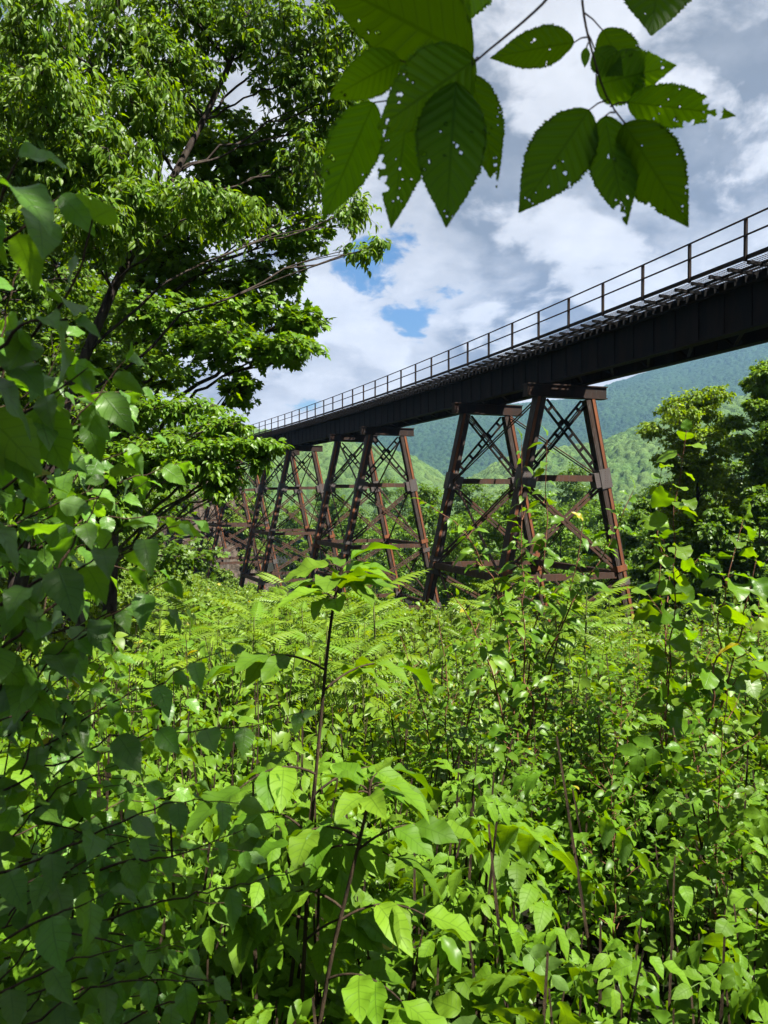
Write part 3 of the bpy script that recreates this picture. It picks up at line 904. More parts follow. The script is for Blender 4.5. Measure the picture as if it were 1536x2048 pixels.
        grow_tree('woodland_tree', lb, 'tree', tr, h * 0.012, C, {'ash': LAN_S, 'wood': OVA_T, 'maple': MAPLE}[kd], 0.17 if y < 25 else 0.24, M['leaf_wood'] if kd != 'ash' else M['leaf_ash'],
                  M['bark_dark'], per=10, droop=0.35, flat=0.8, group='trees on the left bank', twlen=1.4)
left_trees()

# ------------------------------------------------------------------ trees on the right, beyond the trestle
def right_trees():
    def T(name, label, px, py_top, D, wpx, py_low, lm, lsize, n, seed_cl, group=None, tpl=OVA_T, cat='tree'):
        top = W(px, py_top, D); low = W(px, py_low, D)
        x, y = top[0], top[1]; g = gz(x, y)
        h = top[2] - g
        w = wpx * D / F / 2
        zl = low[2]
        C = []
        for k in range(seed_cl):
            f = (k + 0.6 * rng.random()) / seed_cl
            ww = w * (0.42 + 0.58 * math.sin(math.pi * min(1, (1 - f) * 0.9 + 0.12)) ** 0.8) * (0.72 if f > 0.85 else 1)
            a = k * 2.399 + rng.random() * 0.7
            rr_ = ww * (0.15 + 0.75 * rng.random())
            z = zl + (top[2] - zl) * (0.04 + 0.92 * f)
            rad = w * (0.27 + 0.16 * rng.random())
            C.append(((x + rr_ * math.cos(a), y + rr_ * math.sin(a), z), (rad, rad, rad * 0.55), n))
        tr = [(x, y, g - 0.5), (x + rng.normal(0, .2), y, g + h * 0.4), (x + rng.normal(0, .4), y, g + h * 0.75), (x, y, g + h * 0.96)]
        return grow_tree(name, label, cat, tr, max(0.12, h * 0.011), C, tpl, lsize, lm, M['bark_dark'], per=9, droop=0.3, flat=0.8, group=group, twlen=1.3, tw_r=0.01)
    T('locust_tree', 'tall yellow-green feathery tree standing right of the near tower', 1395, 775, 44, 215, 1090, M['leaf_bright'], 0.19, 75, 40, tpl=OVA_T)
    T('ash_tree', 'big green tree cut by the edge of the picture, beside the yellow-green tree', 1550, 712, 40, 190, 1050, M['leaf_ash'], 0.19, 90, 36)
    sp = [(1480, 905, 47, 160), (1300, 985, 52, 150), (1390, 930, 55, 170), (1530, 960, 38, 170), (1230, 1010, 60, 140), (1440, 1010, 38, 150), (1330, 1050, 42, 130), (1600, 900, 46, 180)]
    lb = ['dark green tree behind the yellow-green tree', 'rounded tree just right of the near tower leg', 'dark bushy tree below the yellow-green crown', 'dark tree at the foot of the big green tree',
          'small tree showing just beside the near tower', 'shaded tree low behind the poplar saplings', 'shaded bushy tree right of the near tower foot', 'green tree at the far right edge']
    for (px, py, D, w), l in zip(sp, lb):
        T('woodland_tree', l, px, py, D, w, 1290, M['leaf_wood'], 0.25, 85, 20, group='trees right of the trestle')
right_trees()

# ------------------------------------------------------------------ the wood in the valley behind the trestle
def valley_wood():
    protos = []
    for i in range(5):
        h = 1.0
        H = 14.0 + 2 * (i % 3)
        C = []
        nC = 15
        for k in range(nC):
            f = 0.18 + 0.8 * (k + 0.5 * rng.random()) / nC
            w = 3.6 * (0.45 + 0.6 * math.sin(math.pi * min(1, (f - 0.05)))) * (0.9 + 0.25 * (i % 2))
            a = k * 2.4 + rng.random()
            C.append(((w * 0.7 * rng.random() ** .5 * math.cos(a), w * 0.7 * rng.random() ** .5 * math.sin(a), H * f), (1.9, 1.9, 1.15), 52))
        r = grow_tree('valley_tree', 'round green tree in the wood seen through the trestle towers', 'tree', [(0, 0, -0.5), (0.2, 0, H * .4), (0.1, .2, H * .7), (0, 0, H * .95)], 0.16, C,
                      OVA_T if i % 2 else ELL_T, 0.34, M['leaf_wood'] if i % 3 else M['leaf_maple'], M['bark_dark'], per=9, droop=0.3, flat=0.8, group='trees in the valley behind the trestle', twlen=1.6, tw_r=0.012)
        protos.append(r)
    used = set()
    k = 0
    placed = []
    tries = 0
    while k < 78 and tries < 6000:
        tries += 1
        px = rng.uniform(380, 1640)
        D = 62 + 170 * rng.random() ** 1.3
        x, y = (px - 768) / F * D, D
        s, v = sv(np.array(x), np.array(y))
        if v < 8 + 0.02 * D or (v < 18 and s > 85): continue
        if any((x - a) ** 2 + (y - b) ** 2 < (3.6 + D * 0.012) ** 2 for a, b in placed): continue
        g = float(terrain(np.array([x]), np.array([y]))[0])
        # the tops come to just below eye level, higher at the left
        ztop = (992 - rng.uniform(985, 1060)) / F * D if px > 620 else (992 - rng.uniform(930, 1000)) / F * D
        sc = np.clip((ztop - g) / 15.0, 0.45, 1.7)
        i = int(rng.integers(0, 5))
        if i not in used:
            o = protos[i]; used.add(i); o.location = (x, y, g); o.scale = (sc,) * 3; o.rotation_euler = (0, 0, rng.random() * 6.28)
        else:
            dup(protos[i], (x, y, g), rng.random() * 6.28, sc)
        placed.append((x, y)); k += 1
    # shrubs on the rocky slope by the abutment
    C = [((rng.normal(0, .5), rng.normal(0, .5), 0.5 + 0.9 * rng.random()), (0.7, 0.7, 0.5), 60) for _ in range(6)]
    sh = grow_tree('slope_shrub', 'small green shrub on the rocky slope under the far tower', 'shrub', [(0, 0, -.2), (0, 0, .5), (.1, 0, 1.2)], 0.05, C, OVA_T, 0.22, M['leaf_herb_far'], M['bark_dark'], per=8,
                   group='shrubs on the rocky slope', tw_r=0.006)
    first = True
    for k in range(110):
        s, v = rng.uniform(92, 122), rng.uniform(-14, 16)
        x, y, _ = B(s, v, 0)
        args = ((x, y, gz(x, y) - 0.1), rng.random() * 6.28, rng.uniform(0.7, 2.0))
        if first:
            sh.location = args[0]; first = False
        else:
            dup(sh, *args)
valley_wood()

# ------------------------------------------------------------------ shoots: a stem with leaves set alternately along it
def shoot(wood, lv, P, r0, spacing, tpl, size, base, droop=0.4, start=0.1, two=True, flat=0.8, jitter=0.25, size_tip=0.6, petiole=0.25, m=0, fan=0.8, sides=5, rtip=0.3, light=0.8, wig=0.008):
    P = resample(P, max(8, len(P) * 4))
    nz = np.cumsum(rng.normal(0, 1, P.shape), 0); nz -= np.linspace(0, 1, len(P))[:, None] * nz[-1]
    P = P + nz * wig * np.linalg.norm(P[-1] - P[0]) * np.sin(np.linspace(0, np.pi, len(P)))[:, None] ** .5
    L = np.r_[0, np.cumsum(np.linalg.norm(np.diff(P, axis=0), axis=1))]
    tubes(wood, P - base, np.linspace(r0, r0 * rtip, len(P)), sides)
    s = np.arange(start * L[-1], L[-1], spacing)
    if len(s) == 0: s = np.array([L[-1]])
    s = np.r_[s + rng.normal(0, spacing * 0.15, len(s)), L[-1]]
    s = np.clip(s, 0, L[-1])
    Q = np.stack([np.interp(s, L, P[:, i]) for i in range(3)], 1)
    Td = np.stack([np.interp(s, L, unit(np.gradient(P, axis=0))[:, i]) for i in range(3)], 1)
    sgn = np.where(np.arange(len(s)) % 2, 1.0, -1.0)[:, None]
    vert = np.abs(Td[:, 2:3]) > 0.75
    side = unit(np.cross(Td, (0, 0, 1.0)))
    ang = np.arange(len(s))[:, None] * 2.4 + rng.random()
    rad = np.concatenate([np.cos(ang), np.sin(ang), np.zeros_like(ang)], 1)
    out = np.where(vert, rad, side * sgn)
    last = (np.arange(len(s)) == len(s) - 1)[:, None]
    Y = np.where(last, Td, Td * 0.45 + out * fan) + rng.normal(0, jitter, Q.shape) - np.array([0, 0, droop])
    Yp = np.where(last, Td, Td * 0.5 + out * fan + np.array([0, 0, 0.15]))
    sz = size * np.interp(s / L[-1], [0, 0.75, 1], [1, 0.95, size_tip]) * (0.6 + 0.6 * rng.random(len(s)))
    pe = petiole * sz[:, None] * unit(Yp)
    st = np.stack([Q, Q + pe * 0.6, Q + pe], 1)
    tubes(wood, st - base, np.tile(np.array([1, .8, .8]) * max(0.0007, size * 0.011), (len(s), 1)), 3)
    Z = np.array([0, 0, flat * .5]) + SUN * light + rng.normal(0, 0.38, Q.shape)
    leaves(lv, tpl, Q + pe - base, Y, Z, sz, m=m)

def plant(name, label, cat, base, fn, lmat, smat, group=None):
    base = np.asarray(base, float)
    root = thing(name, label, cat, base, group)
    wood, lv = MB(), MB()
    fn(wood, lv, base)
    wood.build('stem', smat, root, smooth=True)
    lv.build('foliage', lmat, root, smooth=True)
    return root

# ------------------------------------------------------------------ the sapling in the shade at the left
def shade_saplings():
    def mk(polys, extra, tpl, size, spacing, r0):
        def fn(wood, lv, base):
            for pts in polys:
                P = np.array([W(*p) for p in pts])
                shoot(wood, lv, P, r0, spacing * pts[-1][2], tpl, size, base, light=.3, wig=.012, droop=0.75, start=0.02, flat=0.8, jitter=0.28, petiole=0.16)
            for (x0, x1, y0, y1, d0, d1, n, ang) in extra:
                for _ in range(n):
                    px, py, D = rng.uniform(x0, x1), rng.uniform(y0, y1), rng.uniform(d0, d1)
                    a = math.radians(ang + rng.normal(0, 24)); L = rng.uniform(150, 330)
                    P = [W(px, py, D), W(px + L * .5 * math.cos(a), py - L * .5 * math.sin(a) - 10, D * rng.uniform(.95, 1.05)), W(px + L * math.cos(a), py - L * math.sin(a) + 12, D * rng.uniform(.92, 1.08))]
                    shoot(wood, lv, np.array(P), r0 * 0.8, spacing * D, tpl, size, base, light=.3, wig=.02, droop=0.7, start=0.05, flat=0.8, jitter=0.3, petiole=0.16)
        return fn
    # upper: few large leaves close to the lens
    D = .95
    plant('birch_sapling', 'shaded sapling with large leaves at the left, highest of the shaded saplings', 'sapling', (-1.0, 0.9, -1.7),
          mk([[(-60, 840, D), (47, 682, D), (156, 573, D), (185, 440, D)], [(-80, 560, D), (20, 480, D), (110, 400, D * 1.02)], [(-60, 760, .9), (60, 640, .9), (140, 640, .9)],
              [(-90, 470, 0.85), (-10, 420, .85), (30, 330, .85)], [(-60, 900, 1.05), (80, 800, 1.05), (170, 740, 1.05)], [(-400, 2100, 1.0), (-200, 1500, 1.0), (-90, 1000, 1.0), (-60, 700, .95), (-60, 420, .95)]],
             [], BIRCH, 0.086, 0.042, 0.0035), M['leaf_birch'], M['twig'])
    plant('birch_sapling', 'shaded sapling with dark broad leaves in front of the low spreading tree', 'sapling', (-.95, 1.25, -1.7),
          mk([[(-60, 1010, 1.25), (60, 930, 1.25), (190, 800, 1.25), (250, 720, 1.3)], [(-60, 1290, 1.2), (90, 1180, 1.2), (160, 1060, 1.25), (215, 960, 1.25)], [(-40, 1330, 1.2), (80, 1230, 1.2), (225, 1100, 1.2), (315, 1060, 1.2), (352, 1052, 1.2)],
              [(0, 1210, 1.1), (100, 1150, 1.1), (180, 1130, 1.1), (240, 1060, 1.1)], [(-50, 900, 1.1), (60, 850, 1.1), (130, 780, 1.1)], [(-40, 1120, 1.3), (60, 1040, 1.3), (130, 1000, 1.3)],
              [(-60, 1430, 1.3), (130, 1270, 1.3), (280, 1185, 1.3), (330, 1165, 1.3)], [(-200, 2100, 1.25), (-120, 1600, 1.25), (-70, 1200, 1.25), (-60, 950, 1.25)]],
             [(-120, 60, 780, 1250, 1.25, 1.7, 18, 42), (-60, 120, 1000, 1350, 1.3, 1.8, 10, 40)], BIRCH, 0.070, 0.030, 0.003), M['leaf_birch'], M['twig'])
    plant('birch_sapling', 'shaded sapling with long low branches across the lower left', 'sapling', (-.9, 1.5, -1.8),
          mk([[(-40, 1575, 1.5), (182, 1446, 1.5), (292, 1382, 1.5), (401, 1323, 1.5), (456, 1300, 1.5)], [(-40, 1600, 1.5), (200, 1515, 1.5), (320, 1485, 1.5), (410, 1480, 1.5), (520, 1460, 1.5), (600, 1425, 1.5)],
              [(-30, 1755, 1.3), (120, 1685, 1.3), (260, 1625, 1.3), (380, 1600, 1.3), (470, 1606, 1.3)], [(200, 1740, 1.45), (300, 1712, 1.45), (390, 1686, 1.45), (485, 1660, 1.45)],
              [(160, 1850, 1.5), (300, 1812, 1.5), (430, 1798, 1.5), (540, 1765, 1.5), (615, 1730, 1.5)], [(-30, 1905, 1.15), (60, 1855, 1.15), (210, 1787, 1.15)],
              [(-30, 2000, 1.3), (120, 1930, 1.3), (260, 1890, 1.3)], [(0, 2080, 1.3), (180, 1990, 1.3), (330, 1960, 1.3), (420, 1960, 1.3)], [(150, 2100, 1.4), (330, 2010, 1.4), (470, 2000, 1.4)],
              [(-160, 2150, 1.5), (-110, 1900, 1.5), (-60, 1600, 1.5), (-50, 1400, 1.5)]],
             [(-100, 120, 1420, 2080, 1.5, 2.0, 34, 26), (0, 230, 1650, 2080, 1.4, 1.9, 22, 22), (-100, 60, 1380, 1650, 1.2, 1.7, 12, 28)], BIRCH, 0.068, 0.029, 0.0028), M['leaf_birch'], M['twig'])
shade_saplings()

# ------------------------------------------------------------------ tree overhead: its lowest twigs hang into the picture
def overhead_tree():
    base = np.array([3.4, -3.6, gz(3.4, -3.6)])
    root = thing('overhanging_tree', 'tree leaning over from behind, its insect-eaten leaves hanging at the top of the picture', 'tree', base)
    wood, crown, near = MB(), MB(), MB()
    T = resample([base - (0, 0, .3), base + (0.0, 0.2, 3), base + (-.3, .5, 5.5), base + (-.5, .6, 8)], 14)
    tubes(wood, T - base, np.linspace(.16, .05, 14), 10)
    tpl0 = blade(110, 26, lambda t: birchw(t) * 1.0, 0.10, 0.10, 0.0, wave=0.05)
    def big_leaf(b, t, w, tilt=0.0, roll=0.0, holes=7, eaten=0.0):
        """b, t: base and tip as (px,py,D); w: width over length"""
        b, t = W(*b), W(*t)
        V, Q, _, A = tpl0
        L = np.linalg.norm(t - b)
        V = V.copy()
        tt, uu = A[:, 3], A[:, 2]
        n = 34
        saw = (tt * n + 0.3 * np.abs(uu)) % 1.0
        saw2 = (tt * n * 0.28) % 1.0
        V[:, 0] *= w * 1.0 / 0.74 * (1 - 0.10 * (1 - saw) * (np.abs(uu) > 0.92) - 0.05 * saw2 * (np.abs(uu) > 0.92))
        V[:, 2] += 0.004 * np.cos((tt - 0.16 * np.abs(uu)) * 11 * 2 * math.pi) * (np.abs(uu) > .05)
        keep = np.ones(len(Q), bool)
        cen = V[Q].mean(1)
        A = A.copy()
        for _ in range(holes):
            hx, hy = rng.uniform(-.85, .85), rng.uniform(.25, .95)
            c = np.array([hx * 0.37 * math.sin(math.pi * hy ** .6) ** .8 * w / .74, hy])
            for _ in range(rng.integers(1, 4)):
                q = c + rng.normal(0, .03, 2); r = rng.uniform(.004, .008) if rng.random() < .7 else rng.uniform(.009, .017)
                sq = rng.uniform(.8, 1.7)
                keep &= np.hypot((cen[:, 0] - q[0]) * sq, cen[:, 1] - q[1]) > r
                A[:, 1] = np.maximum(A[:, 1], np.hypot((V[:, 0] - q[0]) * sq, V[:, 1] - q[1]) < r + .008)
        for _ in range(int(eaten * 6)):
            hy = rng.uniform(.45, 1.0); sg = rng.choice([-1, 1])
            c = np.array([sg * 0.37 * math.sin(math.pi * min(hy, .97) ** .6) ** .8 * w / .74, hy]); r = rng.uniform(.04, .09)
            keep &= np.hypot(cen[:, 0] - c[0], cen[:, 1] - c[1]) > r * (1 + .3 * np.sin(np.arctan2(cen[:, 1] - c[1], cen[:, 0] - c[0]) * 5))
        Y = unit(t - b)
        mid = (b + t) / 2
        Z = -unit(mid) + tilt * np.array([0, 0, -1.0]) + roll * unit(np.cross(Y, mid))
        Z = -Z                                              # the upper face looks away, towards the sky
        leaves(near, (V, Q[keep], None, A), [b - base], [Y], [Z], [L])
        return b
    tw = []
    a = .82
    T1 = [(1180, -170, .95), (1105, -10, .88), (1040, 50, .84), (975, 102, .82), (915, 150, .82), (905, 190, .83)]
    T2 = [(1165, -170, .95), (1163, 0, .9), (1172, 60, .88), (1182, 95, .87), (1208, 190, .86), (1222, 218, .86), (1250, 247, .86)]
    for Tn, r in ((T1, .0022), (T2, .0020)):
        P = resample(np.array([W(*p) for p in Tn]), 18)
        tubes(wood, P - base, np.linspace(r, r * .45, 18), 7)
    Ls = [((945, 118, .82), (640, -60, .86), .60, .2, .25, 3, 0), ((950, 120, .82), (745, 262, .80), .66, .35, -.2, 5, 0), ((800, 120, .84), (655, 195, .85), .62, .2, .1, 3, 0),
          ((748, 205, .86), (641, 444, .88), .50, .0, .15, 6, 0.2), ((815, 215, .85), (786, 464, .86), .46, .0, -.2, 8, 0.5), ((912, 165, .80), (888, 466, .80), .56, .05, .1, 8, 0),
          ((942, 150, .83), (1000, 376, .86), .44, .0, -.3, 6, 0.4), ((1148, 85, .88), (972, 112, .86), .46, .3, .0, 3, 0), ((800, -120, .9), (952, 78, .9), .60, .4, .2, 3, 0), ((1000, -190, .92), (880, 75, .92), .62, .2, .2, 3, 0),
          ((1178, 220, .86), (1034, 434, .87), .60, .05, -.1, 7, 0), ((1210, 232, .86), (1250, 456, .87), .52, .0, .2, 10, .2), ((1248, 248, .85), (1380, 452, .86), .60, .1, -.1, 6, .3),
          ((1256, 205, .88), (1462, 226, .9), .42, .35, .1, 7, .8), ((1192, 170, .9), (1340, 130, .93), .62, .3, .1, 5, 0), ((1205, 60, .91), (1290, 205, .93), .60, .3, .2, 5, 0), ((1330, -130, .93), (1296, 88, .92), .80, .2, .1, 1, 0),
          ((1173, 95, .88), (1168, 138, .88), .5, .1, .2, 0, 0), ((1190, 100, .9), (1245, 155, .9), .9, .2, .6, 2, 0)]
    for b, t, w, ti, ro, ho, ea in Ls:
        p = big_leaf(b, t, w, ti, ro, ho, ea)
        # petiole to the nearest twig point
        cand = np.concatenate([resample(np.array([W(*q) for q in Tn]), 40) for Tn in (T1, T2)])
        q = cand[np.argmin(((cand - p) ** 2).sum(1))]
        if np.linalg.norm(p - q) < .12:
            tubes(wood, np.stack([q, (p + q) / 2 + (0, 0, .002), p]) - base, np.array([.0010, .0009, .0008]), 5)
    # limbs and the rest of the crown, above and behind the lens
    hub = W(1170, -170, .95)
    limb = bez(T[8], (T[8] + hub) / 2 + (0, 0, .6), hub, 14)
    tubes(wood, limb - base, np.linspace(.045, .0025, 14), 6)
    crown_c = [((2.25, -.75, 4.75), (.75, .75, .45), 44), ((1.5, -.7, 4.6), (.8, .7, .4), 16), ((2.0, -1.2, 4.6), (1.1, 0.9, .7), 80), ((2.9, -1.6, 5.4), (1.0, .9, .7), 150), ((1.2, -.6, 3.4), (.7, .6, .5), 80), ((3.6, -2.4, 6.4), (1.3, 1.2, .9), 150),
               ((1.6, -1.7, 5.6), (1.2, 1.0, .8), 130), ((2.4, -.6, 4.2), (.6, .5, .4), 50), ((1.1, -1.6, 3.8), (.9, .7, .6), 90), ((2.5, -2.3, 6.6), (1.2, 1.1, .9), 120), ((0.6, -1.0, 2.7), (.6, .5, .4), 60)]
    for c, rad, n in crown_c:
        c = np.array(c); k = int(np.argmin(np.abs(T[:, 2] - c[2] + .8)))
        Lb = bez(T[k], (T[k] + c) / 2 + (0, 0, .3), c, 8)
        tubes(wood, Lb - base, np.linspace(.04, .012, 8), 5)
        e = c + unit(rng.normal(size=(n, 3))) * rng.random((n, 1)) ** .5 * rad
        TW = bez(np.repeat(c[None], n, 0), (c + e) / 2 + (0, 0, .1), e, 4)
        tubes(wood, TW - base, np.tile([.006, .005, .004, .002], (n, 1)), 3)
        for f in (.45, .6, .75, .9, 1.0):
            i = np.clip(int(f * 3), 0, 2); P = TW[:, i] + (TW[:, i + 1] - TW[:, i]) * (f * 3 - i)
            Y = unit(e - c) + rng.normal(0, .6, (n, 3)) - (0, 0, .3)
            kk = rng.random(n) < .5
            leaves(crown, OVA_S, (P - base)[kk], Y[kk], (np.array([0, 0, .9]) + rng.normal(0, .35, (n, 3)))[kk], .14 * (.8 + .4 * rng.random(kk.sum())))
    wood.build('trunk', M['twig'], root, smooth=True)
    near.build('hanging_leaves', M['leaf_over'], root, smooth=True)
    crown.build('crown', M['leaf_over'], root)
overhead_tree()

# ------------------------------------------------------------------ tall weeds with big leaves
def tall_weed(label, stem_px, leaves_at, lm, size, top_n):
    base = W(*stem_px[0])
    def fn(wood, lv, b):
        P = resample(np.array([W(*p) for p in stem_px]), 24)
        tubes(wood, P - b, np.linspace(.0065, .0045, 24), 7)
        top = P[-1]
        def leaf_on(p, ang, L, lift, droop):
            d = np.array([math.cos(ang), math.sin(ang), lift])
            q = p + unit(d) * L * .28
            tubes(wood, np.stack([p, p + unit(d) * L * .15 + (0, 0, .004), q]) - b, np.array([.003, .0024, .002]), 4)
            dd = d.copy(); dd[2] = lift - droop
            leaves(lv, BIGL, [q - b], [dd], [np.array([0, 0, 1.0]) + rng.normal(0, .22, 3)], [L])
        for k in range(top_n):
            leaf_on(top - (P[-1] - P[-2]) * rng.random() * 1.8, k * 2.4, size * rng.uniform(.55, 1.05), rng.uniform(.15, .75), rng.uniform(.0, .55))
        for (f, ang, n, L) in leaves_at:
            p = P[int(f * 23)]
            a = math.radians(ang)
            # a compound branch: a long stalk with pairs of leaflets
            d = np.array([math.cos(a), math.sin(a), .28])
            e = p + unit(d) * L
            st = bez(p, (p + e) / 2 + (0, 0, .05), e - (0, 0, .05), 10)
            tubes(wood, st - b, np.linspace(.004, .002, 10), 5)
            sd = unit(np.cross(d, (0, 0, 1)))
            for j in range(n):
                q = st[min(9, 4 + j * 2)]
                for sg in (-1, 1):
                    Y = unit(d) * .5 + sd * sg * .9 - (0, 0, .25) + rng.normal(0, .12, 3)
                    leaves(lv, BIGL, [q - b], [Y], [np.array([0, 0, 1]) + rng.normal(0, .2, 3)], [size * rng.uniform(.75, 1.0)])
            leaves(lv, BIGL, [st[-1] - b], [d - (0, 0, .5)], [np.array([0, 0, 1]) + rng.normal(0, .2, 3)], [size * 1.1])
    return plant('tall_weed', label, 'weed', base, fn, lm, M['stem_dark'])
BIGL = [blade(17, 2, lambda t: ellip(t) * 1.1, 0.22, 0.28, 0.012, wave=0.22), blade(17, 2, lambda t: ellip(t) * 1.0, 0.35, 0.5, 0.012, wave=0.15)]
tall_weed('tall weed with one slender stem topped by a tuft of big pale green leaves', [(600, 2090, 2.25), (618, 1700, 2.25), (645, 1400, 2.25), (655, 1300, 2.25), (668, 1190, 2.25), (684, 1135, 2.25)],
          [(.78, 40, 2, .30), (.80, 185, 2, .26), (.56, 30, 2, .28), (.60, 220, 2, .26), (.40, 350, 2, .26), (.44, 150, 2, .24), (.25, 20, 2, .26), (.3, 200, 2, .26)], M['leaf_herb'], 0.155, 20)
tall_weed('second weed with a leaning dark stem and a pale leaf showing its underside', [(630, 2100, 2.1), (665, 1900, 2.1), (710, 1720, 2.1), (738, 1600, 2.1), (742, 1560, 2.1)],
          [(.75, 20, 2, .26), (.8, 190, 2, .2), (.5, 0, 2, .24), (.55, 170, 2, .2), (.9, 60, 1, .22), (.3, 330, 2, .24)], M['leaf_herb'], 0.15, 10)

# ------------------------------------------------------------------ saplings on the sunny slope
def sapling_at(name, label, stems, tpl, size, lm, sm, spacing, branches, group=None, droop=.6, fan=.8, br_len=.35, cat='sapling', r0=.007, start=.45, petiole=.3, br_size=.9):
    """stems: polylines of (px,py,D)"""
    base = W(*stems[0][0]); 
    def fn(wood, lv, b):
        for st in stems:
            P = np.array([W(*p) for p in st])
            shoot(wood, lv, P, r0, spacing, tpl, size, b, droop=droop, start=start, fan=fan, petiole=petiole, rtip=.28)
            R = resample(P, 30); H = np.linalg.norm(R[-1] - R[0])
            for k in range(branches):
                f = .22 + .68 * (k + rng.random() * .7) / branches
                p = R[int(f * 29)]
                a = k * 2.4 + rng.random()
                d = np.array([math.cos(a), math.sin(a), .75])
                L = br_len * H * (1.05 - f) * rng.uniform(.7, 1.2)
                e = p + unit(d) * L
                shoot(wood, lv, bez(p, (p + e) / 2 - (0, 0, .04 * L), e + (0, 0, .06 * L), 5), r0 * .5, spacing * .9, tpl, size * br_size, b, droop=droop, start=.15, fan=fan, petiole=petiole)
    return plant(name, label, cat, base, fn, lm, sm, group)
sapling_at('poplar_sapling', 'tallest poplar sapling, round bright leaves up one thin stem', [[(1325, 1800, 4.2), (1340, 1500, 4.2), (1353, 1280, 4.2), (1352, 1060, 4.2), (1366, 960, 4.2), (1372, 868, 4.2)]], ROUND, .16, M['leaf_poplar'], M['stem_red'], .07, 8, start=.35, br_len=.22, br_size=.85)
sapling_at('poplar_sapling', 'poplar sapling with a pale thin stem, a little shorter than the one touching it', [[(1345, 1700, 4.5), (1340, 1400, 4.5), (1335, 1200, 4.5), (1325, 1020, 4.5), (1322, 945, 4.5)]], ROUND, .135, M['leaf_poplar'], M['stem_red'], .085, 5, start=.35, br_len=.22)
sapling_at('poplar_sapling', 'poplar sapling bending right with round leaves near the edge of the picture', [[(1390, 1650, 4.0), (1420, 1400, 4.0), (1445, 1220, 4.0), (1475, 1090, 4.0), (1484, 1048, 4.0)], [(1420, 1500, 4.0), (1490, 1250, 4.0), (1512, 1120, 4.0)]], ROUND, .135, M['leaf_poplar'], M['stem_red'], .085, 5, start=.3, br_len=.25)
sapling_at('cherry_sapling', 'cherry sapling with several reddish stems in front of the near tower',
           [[(1040, 1800, 4.6), (1050, 1500, 4.6), (1068, 1200, 4.6), (1090, 980, 4.6), (1094, 880, 4.6)], [(1040, 1760, 4.6), (1052, 1450, 4.6), (1040, 1150, 4.6), (1045, 1000, 4.6), (1043, 890, 4.6)],
            [(1045, 1600, 4.6), (1010, 1230, 4.6), (940, 1080, 4.6), (880, 1020, 4.6), (850, 1005, 4.6)], [(1045, 1600, 4.6), (1100, 1300, 4.7), (1150, 1150, 4.7), (1165, 1050, 4.7)], [(1045, 1500, 4.7), (1120, 1220, 4.7), (1215, 1080, 4.8), (1265, 985, 4.8)],
            [(1045, 1650, 4.5), (1000, 1380, 4.5), (935, 1230, 4.4), (905, 1190, 4.4)]], ELLIP, .125, M['leaf_cherry'], M['stem_red'], .055, 9, start=.3, droop=.3, br_len=.17, r0=.008)
sapling_at('cherry_sapling', 'reddish stemmed sapling with wavy leaves, lower and left of the near tower foot', [[(900, 1700, 5.2), (905, 1450, 5.2), (890, 1290, 5.2), (872, 1215, 5.2)], [(905, 1560, 5.2), (960, 1350, 5.2), (985, 1235, 5.2)], [(900, 1600, 5.2), (840, 1380, 5.2), (800, 1270, 5.2)]],
           ELLIP, .105, M['leaf_cherry'], M['stem_red'], .065, 6, start=.2, br_len=.3)
sapling_at('willow_shoot', 'long smooth leaves on a shoot leaning in at the right edge', [[(1640, 1560, 2.6), (1580, 1430, 2.6), (1530, 1340, 2.6), (1490, 1300, 2.6)], [(1660, 1500, 2.6), (1590, 1330, 2.6), (1540, 1220, 2.6)]], OVATE, .13, M['leaf_cherry'], M['stem_green'], .075, 0, start=.3, droop=.5)

